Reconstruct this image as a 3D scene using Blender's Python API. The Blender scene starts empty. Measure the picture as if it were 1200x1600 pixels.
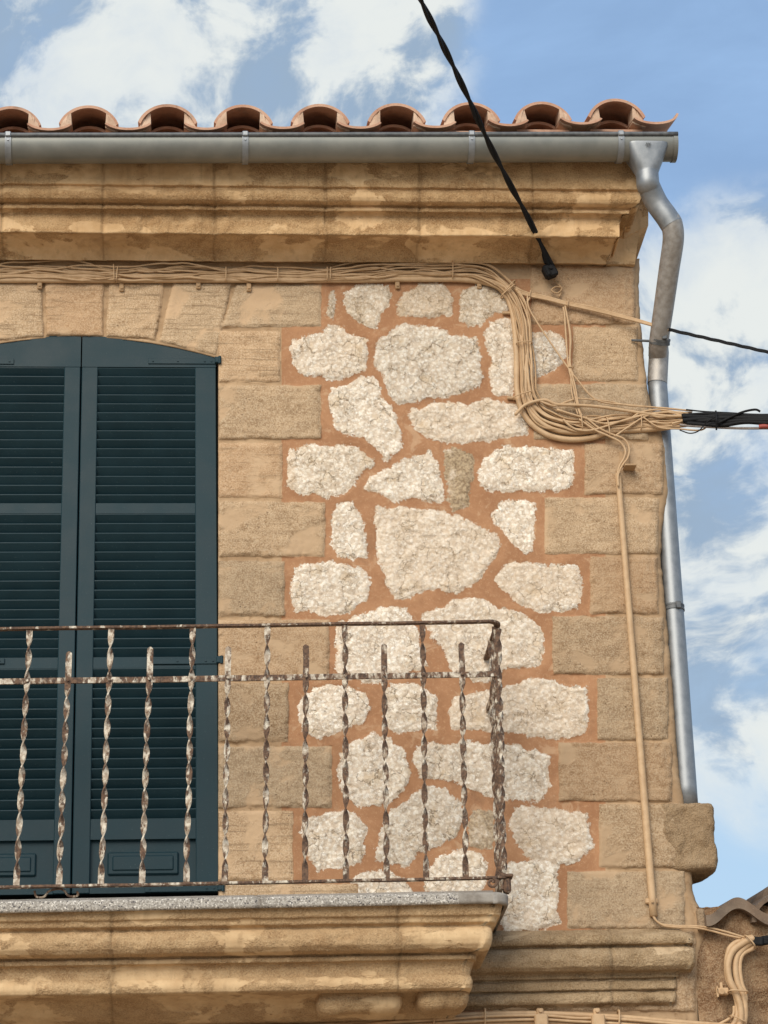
import bpy, math, random
import numpy as np
from mathutils import Vector, Matrix

random.seed(7)
rng = np.random.default_rng(7)
C = bpy.data.collections.new('scene_collection')
bpy.context.scene.collection.children.link(C)
scn = bpy.context.scene

# ------------------------------------------------------------------ camera
F = 3760.0; D = 9.6; CAMH = 1.6
_c = np.array([-310., 8650., -F]); _c /= np.linalg.norm(_c)
_b = np.array([-300., -1650., -F]); _b /= np.linalg.norm(_b)
_b -= _b.dot(_c)*_c; _b /= np.linalg.norm(_b)
_a = np.cross(_b, _c)
R = np.array([_a, _b, _c])                  # camera axes -> world
CAM = np.array([0., -D, CAMH])
cd = bpy.data.cameras.new('camera'); cam = bpy.data.objects.new('camera', cd); C.objects.link(cam)
cd.sensor_fit = 'VERTICAL'; cd.sensor_height = 36.0; cd.lens = F/1600*36.0
cd.clip_start = 0.1; cd.clip_end = 2000
cam.matrix_world = Matrix.Translation(Vector(CAM)) @ Matrix([list(r) for r in R]).to_4x4()
scn.camera = cam

def px(x, y, d=0.0):
    """point of the photograph (1200x1600) on the vertical plane d metres in front of the wall"""
    x = np.asarray(x, float); y = np.asarray(y, float); d = np.asarray(d, float)
    v = np.stack(np.broadcast_arrays((x-600)/F, (800-y)/F, -1.0), -1)
    w = v @ R.T
    t = (D-d)/w[..., 1]
    return CAM + w*t[..., None]
def P(x, y, d=0.0): return px(x, y, d)
def pdir(x, y):
    w = R @ np.array([(x-600)/F, (800-y)/F, -1.0]); return w/np.linalg.norm(w)

# ------------------------------------------------------------------ light, sky, exposure
SUN_EL, SUN_AZ = math.radians(33), math.radians(204)     # azimuth from +Y clockwise
sd = bpy.data.lights.new('sun', 'SUN'); sun = bpy.data.objects.new('sun', sd); C.objects.link(sun)
sd.energy = 2.35; sd.angle = math.radians(45); sd.color = (1.0, 0.92, 0.78)
sv = Vector((math.sin(SUN_AZ)*math.cos(SUN_EL), math.cos(SUN_AZ)*math.cos(SUN_EL), math.sin(SUN_EL)))
sun.rotation_euler = sv.to_track_quat('Z', 'Y').to_euler()
sun.location = (3, -12, 14)
scn.view_settings.view_transform = 'Standard'; scn.view_settings.look = 'None'
scn.view_settings.exposure = 0.58; scn.view_settings.gamma = 1.0

def lin(r, g, b):
    f = lambda c: (c/255/12.92) if c/255 <= .04045 else ((c/255+.055)/1.055)**2.4
    return (f(r), f(g), f(b), 1.0)

class NB:
    """short node builder"""
    def __init__(s, nt): s.t = nt; s.n = nt.nodes; s.l = nt.links
    def put(s, sock, v):
        if v is None: return
        if isinstance(v, bpy.types.NodeSocket): s.l.new(v, sock)
        else:
            if isinstance(v, tuple) and len(v) == 4 and len(sock.default_value) == 3: v = v[:3]
            sock.default_value = v
    def coord(s, which='Object'): return s.n.new('ShaderNodeTexCoord').outputs[which]
    def mapping(s, v, scale=(1, 1, 1), rot=(0, 0, 0), loc=(0, 0, 0)):
        m = s.n.new('ShaderNodeMapping'); s.put(m.inputs['Vector'], v)
        m.inputs['Scale'].default_value = scale; m.inputs['Rotation'].default_value = rot; m.inputs['Location'].default_value = loc
        return m.outputs[0]
    def noise(s, v, scale, detail=4, rough=.55, dist=0.0, out='Fac'):
        m = s.n.new('ShaderNodeTexNoise'); s.put(m.inputs['Vector'], v)
        m.inputs['Scale'].default_value = scale; m.inputs['Detail'].default_value = detail
        m.inputs['Roughness'].default_value = rough; m.inputs['Distortion'].default_value = dist
        return m.outputs[out]
    def voro(s, v, scale, feature='F1', out='Distance', rnd=1.0):
        m = s.n.new('ShaderNodeTexVoronoi'); m.feature = feature; s.put(m.inputs['Vector'], v)
        m.inputs['Scale'].default_value = scale; m.inputs['Randomness'].default_value = rnd
        return m.outputs[out]
    def math(s, op, a, b=None, c=None, clamp=False):
        m = s.n.new('ShaderNodeMath'); m.operation = op; m.use_clamp = clamp
        s.put(m.inputs[0], a); s.put(m.inputs[1], b); s.put(m.inputs[2], c); return m.outputs[0]
    def rng(s, v, a, b, c=0.0, d=1.0, smooth=True):
        m = s.n.new('ShaderNodeMapRange'); m.interpolation_type = 'SMOOTHSTEP' if smooth else 'LINEAR'
        s.put(m.inputs[0], v)
        for i, q in enumerate((a, b, c, d)): s.put(m.inputs[i+1], float(q))
        return m.outputs[0]
    def mix(s, f, a, b, mode='MIX'):
        m = s.n.new('ShaderNodeMix'); m.data_type = 'RGBA'; m.blend_type = mode
        s.put(m.inputs[0], f); s.put(m.inputs[6], a); s.put(m.inputs[7], b); return m.outputs[2]
    def vadd(s, a, b, k=1.0):
        m = s.n.new('ShaderNodeVectorMath'); m.operation = 'MULTIPLY_ADD'
        s.put(m.inputs[0], b); m.inputs[1].default_value = (k, k, k); s.put(m.inputs[2], a); return m.outputs[0]
    def attr(s, name):
        m = s.n.new('ShaderNodeAttribute'); m.attribute_name = name; return m.outputs['Fac']
    def bump(s, h, strength, dist, normal=None):
        m = s.n.new('ShaderNodeBump'); s.put(m.inputs['Height'], h); m.inputs['Strength'].default_value = strength
        m.inputs['Distance'].default_value = dist; s.put(m.inputs['Normal'], normal); return m.outputs[0]
    def grey(s, v):
        m = s.n.new('ShaderNodeCombineColor'); [s.put(m.inputs[i], v) for i in range(3)]; return m.outputs[0]

def material(name):
    m = bpy.data.materials.new(name); m.use_nodes = True
    nb = NB(m.node_tree); b = m.node_tree.nodes['Principled BSDF']
    return m, nb, b

# ------------------------------------------------------------------ world: sky with clouds, laid out by direction
w = bpy.data.worlds.new('World'); scn.world = w; w.use_nodes = True
nb = NB(w.node_tree); bg = w.node_tree.nodes['Background']
sky = nb.n.new('ShaderNodeTexSky'); sky.sky_type = 'NISHITA'; sky.sun_disc = False
sky.sun_elevation = SUN_EL; sky.sun_rotation = SUN_AZ; sky.air_density = 1.0; sky.dust_density = 0.6; sky.ozone_density = 1.6
g = nb.coord('Generated')
warp = nb.noise(g, 7, 3, .5, out='Color')
gw = nb.vadd(g, warp, 0.10)
def blob(x, y, r0, r1):
    m = nb.n.new('ShaderNodeVectorMath'); m.operation = 'DISTANCE'
    nb.put(m.inputs[0], gw); m.inputs[1].default_value = tuple(pdir(x, y) + 0.05)
    return nb.rng(m.outputs['Value'], r0/F, r1/F, 1.0, 0.0)
CLOUDS = [(40, -60, 220, 660), (360, 90, 220, 430), (130, 190, 80, 300), (1190, 560, 130, 380), (1280, 780, 300, 600), (1160, 1000, 150, 420), (560, 150, 20, 180), (1150, 1180, 20, 220)]
mask = None
for q in CLOUDS:
    b_ = blob(*q); mask = b_ if mask is None else nb.math('MAXIMUM', mask, b_)
# beyond the framed part of the sky: loose clouds everywhere
n1 = nb.noise(gw, 9, 9, .62)
n2 = nb.noise(nb.mapping(gw, (1, 1, 1.5)), 24, 8, .6)
far = nb.rng(nb.noise(g, 2.2, 3, .5), .42, .7)
nrm = nb.n.new('ShaderNodeVectorMath'); nrm.operation = 'DISTANCE'; nb.put(nrm.inputs[0], g); nrm.inputs[1].default_value = tuple(pdir(600, 800))
outside = nb.rng(nrm.outputs['Value'], 0.36, 0.6)
mask = nb.math('MAXIMUM', mask, nb.math('MULTIPLY', far, outside))
dens = nb.math('ADD', nb.math('MULTIPLY', mask, 0.74), nb.math('ADD', nb.math('MULTIPLY', nb.math('SUBTRACT', n1, .5), 1.5), nb.math('MULTIPLY', nb.math('SUBTRACT', n2, .5), 0.8)))
cov = nb.rng(dens, -0.10, 0.90)
cov = nb.math('MULTIPLY', cov, nb.rng(mask, 0.0, 0.35))
shade = nb.rng(nb.math('ADD', nb.noise(nb.mapping(gw, (1, 1, 1), loc=(3, 1, 2)), 15, 7, .6), nb.math('MULTIPLY', nb.math('SUBTRACT', n2, .5), .5)), .44, .58)
cloudc = nb.mix(shade, (0.22, 0.295, 0.39, 1), (0.54, 0.565, 0.555, 1))
skyc = nb.mix(1.0, sky.outputs[0], (0.10, 0.10, 0.10, 1), 'MULTIPLY')
veil = nb.math('MULTIPLY', nb.rng(nb.noise(nb.mapping(g, (1, 1, 2.2)), 6, 6, .6, .4), .35, .75), .45)
skyc = nb.mix(nb.math('ADD', nb.math('MULTIPLY', veil, .8), .55), skyc, (0.24, 0.37, 0.57, 1))
sz = nb.n.new('ShaderNodeSeparateXYZ'); nb.put(sz.inputs[0], g)
skyc = nb.mix(nb.rng(sz.outputs[2], .20, .46, .85, 0), skyc, (0.34, 0.475, 0.60, 1))
final = nb.mix(cov, skyc, cloudc)
nb.put(bg.inputs['Color'], final); bg.inputs['Strength'].default_value = 1.0

# ------------------------------------------------------------------ helpers for objects
LOC = {}
def empty(name, loc, label, cat, group=None):
    o = bpy.data.objects.new(name, None); C.objects.link(o); o.location = tuple(float(q) for q in loc)
    o.empty_display_size = .1
    tag(o, label, cat, group); return o
def tag(o, label=None, cat=None, group=None, kind=None):
    if label: o['label'] = label
    if cat: o['category'] = cat
    if group: o['group'] = group
    if kind: o['kind'] = kind
    return o
def world_loc(o):
    l = np.zeros(3)
    while o is not None: l = l + np.array(o.location); o = o.parent
    return l
def mesh(name, V, faces, mat, parent=None, smooth=True, attrs=None, loc=None):
    V = np.asarray(V, float).reshape(-1, 3)
    off = world_loc(parent) if parent is not None else (np.asarray(loc, float) if loc is not None else np.zeros(3))
    me = bpy.data.meshes.new(name); me.from_pydata((V-off).tolist(), [], [list(map(int, f)) for f in faces]); me.update()
    if smooth: me.shade_smooth()
    for k, a in (attrs or {}).items():
        at = me.attributes.new(k, 'FLOAT', 'POINT'); at.data.foreach_set('value', np.asarray(a, np.float32).ravel())
    o = bpy.data.objects.new(name, me); C.objects.link(o); me.materials.append(mat)
    if parent is not None: o.parent = parent
    elif loc is not None: o.location = tuple(off)
    return o
class MB:
    def __init__(s): s.V = []; s.F = []
    def add(s, V, Fc):
        k = len(s.V); s.V += [tuple(map(float, v)) for v in V]; s.F += [[i+k for i in f] for f in Fc]; return s
    def grid(s, G, closeu=False, closev=False):
        nu, nv = G.shape[:2]; k = len(s.V); s.V += [tuple(v) for v in G.reshape(-1, 3).tolist()]
        for i in range(nu if closeu else nu-1):
            for j in range(nv if closev else nv-1):
                i2 = (i+1) % nu; j2 = (j+1) % nv
                s.F.append([k+i*nv+j, k+i*nv+j2, k+i2*nv+j2, k+i2*nv+j])
        return s
    def box(s, c, h, M=None, bev=0.0):
        """box with chamfered edges; c centre, h half sizes, M 3x3 axes as columns"""
        c = np.asarray(c, float); h = np.asarray(h, float); M = np.eye(3) if M is None else np.asarray(M)
        b = min(bev, h.min()*.9)
        if b <= 0:
            V = [c+M@(np.array([sx, sy, sz])*h) for sx in (-1, 1) for sy in (-1, 1) for sz in (-1, 1)]
            return s.add(V, [(0, 1, 3, 2), (4, 6, 7, 5), (0, 4, 5, 1), (2, 3, 7, 6), (0, 2, 6, 4), (1, 5, 7, 3)])
        V = []; idx = {}
        for sx in (-1, 1):
            for sy in (-1, 1):
                for sz in (-1, 1):
                    for ax in range(3):
                        q = np.array([sx, sy, sz])*(h-b); q[ax] = (sx, sy, sz)[ax]*h[ax]
                        idx[(sx, sy, sz, ax)] = len(V); V.append(c+M@q)
        Fc = []
        for ax in range(3):
            o1, o2 = [a for a in range(3) if a != ax]
            for sg in (-1, 1):
                q = []
                for a, b2 in ((-1, -1), (1, -1), (1, 1), (-1, 1)):
                    t = [0, 0, 0]; t[ax] = sg; t[o1] = a; t[o2] = b2; q.append(idx[(*t, ax)])
                Fc.append(q)
        for ax in range(3):
            o1, o2 = [a for a in range(3) if a != ax]
            for a in (-1, 1):
                for b2 in (-1, 1):
                    t0 = [0, 0, 0]; t1 = [0, 0, 0]; t0[ax] = -1; t1[ax] = 1; t0[o1] = t1[o1] = a; t0[o2] = t1[o2] = b2
                    Fc.append([idx[(*t0, o1)], idx[(*t1, o1)], idx[(*t1, o2)], idx[(*t0, o2)]])
        for sx in (-1, 1):
            for sy in (-1, 1):
                for sz in (-1, 1): Fc.append([idx[(sx, sy, sz, a)] for a in range(3)])
        return s.add(V, Fc)
    def quadbox(s, q, d0, d1):
        """box between two depths from 4 photo points"""
        V = [P(x, y, d0) for x, y in q]
        B = [v+np.array([0, d0-d1, 0]) for v in V]
        return s.add(V+B, [(0, 1, 2, 3), (7, 6, 5, 4), (0, 4, 5, 1), (1, 5, 6, 2), (2, 6, 7, 3), (3, 7, 4, 0)])
    def tube(s, pts, r, seg=8, twist=None, prof=None, caps=True, up=None):
        pts = np.asarray(pts, float); n = len(pts); r = np.broadcast_to(np.asarray(r, float), (n,))
        T = np.gradient(pts, axis=0); T /= np.linalg.norm(T, axis=1)[:, None]+1e-12
        u = np.array(up if up is not None else ((0, -1, 0.01) if abs(T[0][1]) < .9 else (0, 0, 1)), float)
        if prof is None:
            a = np.linspace(0, 2*np.pi, seg, endpoint=False); prof = np.stack([np.cos(a), np.sin(a)], -1)
        prof = np.asarray(prof); G = []
        for i in range(n):
            u = u-T[i]*u.dot(T[i]); u /= np.linalg.norm(u)+1e-12; v = np.cross(T[i], u)
            q = prof
            if twist is not None:
                ca, sa = math.cos(twist[i]), math.sin(twist[i]); q = prof@np.array([[ca, sa], [-sa, ca]])
            G.append(pts[i]+r[i]*(q[:, :1]*u+q[:, 1:]*v))
        G = np.array(G); k = len(s.V); s.grid(G, closev=True); m = len(prof)
        if caps:
            s.F.append([k+j for j in range(m)][::-1]); s.F.append([k+(n-1)*m+j for j in range(m)])
        return s
    def build(s, name, mat, parent=None, smooth=False, loc=None, auto=None):
        o = mesh(name, s.V, s.F, mat, parent, smooth, loc=loc)
        if auto: 
            o.data.shade_smooth()
            o.data.set_sharp_from_angle(angle=math.radians(auto))
        return o

def spline(pts, per=8):
    """Catmull-Rom through rows of any dimension"""
    p = np.asarray(pts, float); p = np.vstack([2*p[0]-p[1], p, 2*p[-1]-p[-2]]); out = []
    for i in range(1, len(p)-2):
        for t in np.linspace(0, 1, per, endpoint=False):
            a, b, c, d = p[i-1], p[i], p[i+1], p[i+2]
            out.append(.5*((2*b)+(-a+c)*t+(2*a-5*b+4*c-d)*t*t+(-a+3*b-3*c+d)*t**3))
    out.append(p[-2]); return np.array(out)
def path(pts, per=8, d=None):
    """photo points (x, y, depth) -> smooth world path"""
    q = spline([(a[0], a[1], a[2] if len(a) > 2 else d) for a in pts], per)
    return px(q[:, 0], q[:, 1], q[:, 2])

# numpy noises
def _h(ix, iy, s):
    n = (ix.astype(np.int64)*374761393+iy.astype(np.int64)*668265263+s*1442695041) & 0xffffffff
    n = ((n ^ (n >> 13))*1274126177) & 0xffffffff; n = ((n ^ (n >> 15))*2246822519) & 0xffffffff
    return ((n ^ (n >> 16)) & 0xffffff)/float(0xffffff)
def vn(x, y, s=0):
    ix = np.floor(x); iy = np.floor(y); fx = x-ix; fy = y-iy; fx = fx*fx*(3-2*fx); fy = fy*fy*(3-2*fy)
    a = _h(ix, iy, s); b = _h(ix+1, iy, s); c = _h(ix, iy+1, s); d = _h(ix+1, iy+1, s)
    return (a*(1-fx)+b*fx)*(1-fy)+(c*(1-fx)+d*fx)*fy-.5
def fbm(x, y, s=0, o=4, g=.5):
    r = 0; a = 1.
    for i in range(o): r = r+a*vn(x, y, s+i*17); x = x*2.03+5.1; y = y*2.03+1.7; a *= g
    return r
def worley(x, y, s=0):
    ix = np.floor(x); iy = np.floor(y); f1 = np.full(x.shape, 9.); f2 = f1.copy(); cid = np.zeros(x.shape)
    for dx in (-1, 0, 1):
        for dy in (-1, 0, 1):
            cx = ix+dx; cy = iy+dy; qx = cx+_h(cx, cy, s); qy = cy+_h(cx, cy, s+5)
            dd = np.hypot(x-qx, y-qy); c = _h(cx, cy, s+9); n = dd < f1
            f2 = np.where(n, f1, np.minimum(f2, dd)); cid = np.where(n, c, cid); f1 = np.where(n, dd, f1)
    return f1, f2, cid
def sdf(poly, X, Y):
    """signed distance, positive inside"""
    p = np.asarray(poly, float); d = np.full(X.shape, 1e9); ins = np.zeros(X.shape, bool)
    for i in range(len(p)):
        a = p[i]; b = p[(i+1) % len(p)]; e = b-a; wx = X-a[0]; wy = Y-a[1]
        t = np.clip((wx*e[0]+wy*e[1])/(e@e+1e-9), 0, 1); d = np.minimum(d, (wx-e[0]*t)**2+(wy-e[1]*t)**2)
        c = ((a[1] <= Y) != (b[1] <= Y)) & (X < (b[0]-a[0])*(Y-a[1])/(b[1]-a[1]+1e-12)+a[0]); ins ^= c
    d = np.sqrt(d); return np.where(ins, d, -d)

# ------------------------------------------------------------------ materials
def sandstone(name, light, mid, dark, patch=.5, grain=1.0, rough_patch=True, attr=False):
    m, n, b = material(name); co = n.coord('Object')
    big = n.noise(co, 2.2, 5, .6); med = n.noise(n.mapping(co, (1, 1, 1.8)), 9, 7, .62, .5)
    fine = n.noise(co, 160, 3, .6); grit = n.voro(co, 210)
    # worn rough stone against smooth repaired plaster, hard edged
    pm = n.rng(n.math('ADD', n.noise(n.mapping(co, (.8, 1, 1.3)), 3.1, 6, .58, .4), 0.0), patch-.008, patch+.012)
    col = n.mix(n.rng(med, .32, .68), dark, mid)
    col = n.mix(n.math('MULTIPLY', n.rng(fine, .42, .68), .55), col, light)
    sm = n.mix(n.rng(n.noise(co, 14, 5, .55), .3, .7), mid, light)
    col = n.mix(pm, col, sm)
    col = n.mix(n.math('MULTIPLY', n.rng(big, .30, .58, 1, 0), .45), col, dark)
    # dirt runs
    run = n.noise(n.mapping(co, (9, 9, 1.2)), 3, 6, .6)
    col = n.mix(n.math('MULTIPLY', n.rng(run, .52, .72), .30), col, tuple(q*.62 for q in dark[:3])+(1,))
    g2 = n.math('MULTIPLY', n.rng(fine, .3, .42, 1, 0), n.math('SUBTRACT', 1.0, n.math('MULTIPLY', pm, .75)))
    col = n.mix(n.math('MULTIPLY', g2, .5), col, tuple(q*.45 for q in dark[:3])+(1,))
    col = n.mix(n.rng(n.noise(co, 34, 6, .7, .3), .56, .70, 0, .35), col, tuple(q*.7 for q in dark[:3])+(1,))
    col = n.mix(n.math('MULTIPLY', n.attr('joint'), .50), col, tuple(q*.42 for q in dark[:3])+(1,))
    n.put(b.inputs['Base Color'], col); b.inputs['Roughness'].default_value = .92
    h = n.math('ADD', n.math('MULTIPLY', fine, 1.0), n.math('MULTIPLY', n.noise(co, 60, 5, .65), 1.4))
    h = n.math('MULTIPLY', h, n.math('SUBTRACT', 1.0, n.math('MULTIPLY', pm, .8)))
    bb = n.bump(h, .8*grain, .008)
    bb = n.bump(pm, .5, .004, bb)
    n.put(b.inputs['Normal'], bb); b.inputs['Specular IOR Level'].default_value = .2
    return m
CORN = sandstone('weathered_cornice_stone', (.72, .49, .27, 1), (.60, .385, .195, 1), (.38, .215, .095, 1), patch=.52)
BALC = sandstone('weathered_balcony_stone', (.66, .47, .27, 1), (.54, .365, .20, 1), (.36, .22, .11, 1), patch=.53)
COUR = sandstone('string_course_stone', (.54, .40, .25, 1), (.42, .295, .175, 1), (.26, .17, .09, 1), patch=.60)
BLOK = sandstone('brown_block_stone', (.46, .33, .205, 1), (.35, .24, .14, 1), (.22, .14, .075, 1), patch=.66)
NEIG = sandstone('neighbour_render', (.50, .37, .235, 1), (.38, .24, .135, 1), (.17, .085, .04, 1), patch=.56)
BACK = sandstone('side_wall_render', (.44, .33, .22, 1), (.38, .27, .17, 1), (.27, .18, .11, 1), patch=.5)

def wall_material():
    m, n, b = material('masonry_wall'); co = n.coord('Object')
    st, bl, tone, warm = n.attr('stone_sdf'), n.attr('block_sdf'), n.attr('tone'), n.attr('warm')
    edge = n.noise(co, 34, 6, .72)
    smask = n.rng(n.math('ADD', st, n.math('MULTIPLY', n.math('SUBTRACT', edge, .5), 24.0)), -.5, .9)
    e2 = n.noise(co, 18, 4, .6)
    bmask = n.rng(n.math('ADD', bl, n.math('MULTIPLY', n.math('SUBTRACT', e2, .5), 5.0)), -.8, 1.2)
    # mortar: smooth terracotta tinted, trowelled
    mo = n.noise(n.mapping(co, (1, 1, 1)), 5, 6, .6, .8); mf = n.noise(co, 55, 5, .6)
    mort = n.mix(n.rng(mo, .3, .7), (.315, .155, .078, 1), (.41, .215, .112, 1))
    mort = n.mix(n.math('MULTIPLY', n.rng(mf, .50, .74), .40), mort, (.56, .34, .19, 1))
    mort = n.mix(n.math('MULTIPLY', n.rng(mf, .22, .42, 1, 0), .5), mort, (.24, .105, .05, 1))
    stn = n.noise(n.mapping(co, (1.6, 1, .8)), 7, 7, .68, .6); mort = n.mix(n.rng(stn, .56, .70, 0, .5), mort, (.25, .135, .075, 1)); mort = n.mix(n.rng(n.noise(co, 260, 2, .5), .64, .72, 0, .45), mort, (.62, .44, .29, 1))
    mort = n.mix(n.rng(n.noise(n.mapping(co, (1, 1, 1), loc=(4, 2, 7)), 9, 6, .65, .8), .57, .66, 0, .5), mort, (.54, .36, .22, 1))
    # pale rubble
    wco = n.vadd(n.vadd(co, n.noise(co, 22, 4, .6, out='Color'), .05), n.noise(co, 90, 3, .6, out='Color'), .018); flake = n.voro(n.vadd(co, n.noise(co, 60, 3, .6, out='Color'), .02), 58)
    cell = n.voro(wco, 62, out='Color'); sep = n.n.new('ShaderNodeSeparateColor'); n.put(sep.inputs[0], cell)
    cellr = sep.outputs[0]
    crack = n.voro(wco, 16, 'DISTANCE_TO_EDGE'); crack2 = n.voro(wco, 60, 'DISTANCE_TO_EDGE')
    fr = n.noise(co, 90, 5, .65); big = n.noise(co, 11, 5, .6)
    sc = n.mix(cellr, (.70, .585, .455, 1), (.87, .775, .64, 1))
    sc = n.mix(n.math('MULTIPLY', n.rng(fr, .46, .64), .8), sc, (.93, .87, .78, 1))
    sc = n.mix(n.math('MULTIPLY', n.rng(flake, .40, .62), .5), sc, (.52, .38, .26, 1))
    sc = n.mix(n.rng(n.noise(co, 320, 2, .5), .66, .74, 0, .6), sc, (.93, .90, .84, 1))
    sc = n.mix(n.rng(n.voro(co, 75), .13, .08, 0, .7), sc, (.17, .11, .07, 1)) if False else sc
    sc = n.mix(n.math('MULTIPLY', n.rng(big, .52, .70), .45), sc, (.62, .46, .28, 1))
    sc = n.mix(n.math('MULTIPLY', n.rng(fr, .27, .40, 1, 0), .5), sc, (.42, .30, .20, 1))
    cm = n.math('MULTIPLY', n.rng(crack, .0, .038, 1, 0), n.rng(n.noise(co, 11, 3, .6), .49, .56))
    sc = n.mix(n.math('MULTIPLY', cm, .8), sc, (.15, .095, .055, 1))
    cm2 = n.math('MULTIPLY', n.rng(crack2, .0, .11, 1, 0), n.rng(n.noise(co, 14, 3, .5), .40, .6))
    sc = n.mix(n.math('MULTIPLY', cm2, .42), sc, (.33, .23, .15, 1))
    sv_ = n.attr('stv'); sc = n.mix(1.0, sc, n.grey(n.rng(sv_, 0, 1, .86, 1.07, smooth=False)), 'MULTIPLY')
    sc = n.mix(n.rng(n.attr('hue'), .5, 1, 0, .30), sc, (.76, .56, .38, 1))
    # clumped yellow tint and grey lichen for some stones (attribute warm)
    sc = n.mix(n.math('MULTIPLY', warm, n.math('MULTIPLY', n.rng(big, .30, .50), .85)), sc, n.mix(n.rng(fr, .35, .6), (.20, .13, .07, 1), (.44, .32, .19, 1)))
    # ashlar blocks
    fine = n.noise(co, 170, 3, .6); med = n.noise(n.mapping(co, (.6, 1, 1.6)), 14, 7, .62, .4)
    stri = n.noise(n.mapping(co, (1.5, 1, 34)), 2.2, 6, .65)
    pat = n.rng(n.noise(n.mapping(co, (1, 1, 1.2)), 5, 5, .55, .4), .53, .63)
    bc = n.mix(n.rng(med, .3, .7), (.34, .22, .125, 1), (.49, .335, .20, 1))
    bc = n.mix(n.math('MULTIPLY', n.rng(fine, .42, .66), .6), bc, (.66, .51, .345, 1))
    bc = n.mix(n.math('MULTIPLY', n.rng(fine, .30, .43, 1, 0), .5), bc, (.13, .075, .035, 1))
    blot = n.noise(co, 30, 6, .68, .3); bc = n.mix(n.rng(blot, .54, .68, 0, .55), bc, (.22, .13, .062, 1)); bc = n.mix(n.rng(blot, .30, .42, .45, 0), bc, (.60, .45, .295, 1))
    h2 = n.attr('hue'); bc = n.mix(n.rng(h2, .5, 1, 0, .28), bc, (.46, .25, .125, 1)); bc = n.mix(n.rng(h2, 0, .45, .25, 0), bc, (.33, .27, .19, 1))
    pit = n.math('MULTIPLY', n.rng(n.voro(n.vadd(co, n.noise(co, 60, 3, .6, out='Color'), .02), 48), .10, .16, 1, 0), n.rng(n.noise(co, 6, 3, .5), .50, .62)); bc = n.mix(n.math('MULTIPLY', pit, .6), bc, (.09, .05, .025, 1))
    bc = n.mix(n.math('MULTIPLY', n.rng(stri, .52, .64), n.rng(tone, .45, .9, .15, .6)), bc, (.17, .11, .06, 1))
    bc = n.mix(pat, bc, n.mix(med, (.45, .305, .18, 1), (.55, .38, .235, 1)))
    tm = n.rng(tone, 0, 1, .69, 1.18, smooth=False)
    bc = n.mix(1.0, bc, n.grey(tm), 'MULTIPLY')
    jc = n.mix(n.rng(mo, .3, .7), (.34, .22, .125, 1), (.47, .32, .19, 1)); jc = n.mix(n.rng(n.noise(co, 30, 6, .7), .52, .68, 0, .6), jc, (.22, .13, .065, 1))       # sandy joint mortar between ashlar
    red = n.attr('red')
    base = n.mix(n.rng(n.math('ADD', red, n.math('MULTIPLY', n.math('SUBTRACT', e2, .5), .5)), .42, .55), jc, mort)
    col = n.mix(bmask, base, bc)
    col = n.mix(smask, col, sc)
    n.put(b.inputs['Base Color'], col); b.inputs['Roughness'].default_value = .93; b.inputs['Specular IOR Level'].default_value = .15
    hs = n.math('ADD', n.math('ADD', n.math('MULTIPLY', fr, 1.1), n.math('MULTIPLY', flake, -.8)), n.math('ADD', n.math('MULTIPLY', cellr, .7), n.math('MULTIPLY', n.math('ADD', cm, cm2), -.6)))
    hb = n.math('ADD', n.math('SUBTRACT', n.math('MULTIPLY', fine, .9), n.math('MULTIPLY', pit, 1.5)), n.math('ADD', n.math('MULTIPLY', stri, .5), n.math('MULTIPLY', n.noise(co, 60, 5, .65), .9)))
    hb = n.math('MULTIPLY', hb, n.math('SUBTRACT', 1.0, n.math('MULTIPLY', pat, .75)))
    hm = n.math('MULTIPLY', n.math('ADD', mf, n.math('MULTIPLY', mo, 2)), .35)
    h = n.math('ADD', n.math('MULTIPLY', hb, bmask), n.math('MULTIPLY', hm, n.math('SUBTRACT', 1.0, bmask)))
    mx = n.n.new('ShaderNodeMix'); mx.data_type = 'FLOAT'; n.put(mx.inputs[0], smask); n.put(mx.inputs[2], h); n.put(mx.inputs[3], hs)
    n.put(b.inputs['Normal'], n.bump(smask, .3, .003, n.bump(mx.outputs[0], .55, .0055)))
    return m
WALL = wall_material()

def simple(name, c1, c2, scale=20, rough=.6, metal=0.0, bump=.2, bdist=.002, rough2=None, spec=.5):
    m, n, b = material(name); co = n.coord('Object')
    f = n.noise(co, scale, 6, .6)
    n.put(b.inputs['Base Color'], n.mix(n.rng(f, .3, .7), c1, c2))
    n.put(b.inputs['Roughness'], n.rng(f, .3, .7, rough, rough2 if rough2 is not None else min(1, rough+.15)))
    b.inputs['Metallic'].default_value = metal; b.inputs['Specular IOR Level'].default_value = spec
    if bump: n.put(b.inputs['Normal'], n.bump(n.noise(co, scale*6, 3, .6), bump, bdist))
    return m
def terracotta(name, a, bb, dk):
    m, n, b = material(name); co = n.coord('Object')
    f = n.noise(co, 9, 6, .62); s = n.noise(co, 120, 3, .6)
    col = n.mix(n.rng(f, .3, .7), a, bb)
    col = n.mix(n.math('MULTIPLY', n.rng(s, .56, .72), .5), col, dk)
    col = n.mix(n.rng(n.noise(co, 22, 6, .7, .4), .56, .66, 0, .55), col, (.30, .25, .19, 1)); col = n.mix(n.rng(n.noise(co, 5, 4, .6), .52, .7, 0, .5), col, tuple(q*.7 for q in dk[:3])+(1,))
    n.put(b.inputs['Base Color'], col); b.inputs['Roughness'].default_value = .85
    n.put(b.inputs['Normal'], n.bump(n.math('ADD', s, f), .4, .004)); return m
TILE = terracotta('terracotta_tile', (.41, .21, .13, 1), (.53, .32, .215, 1), (.22, .12, .08, 1))
TMOR = terracotta('roof_mortar', (.46, .30, .20, 1), (.64, .46, .33, 1), (.30, .18, .12, 1))
OLDT = terracotta('old_grey_tile', (.17, .11, .07, 1), (.085, .06, .042, 1), (.32, .24, .17, 1))
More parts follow.
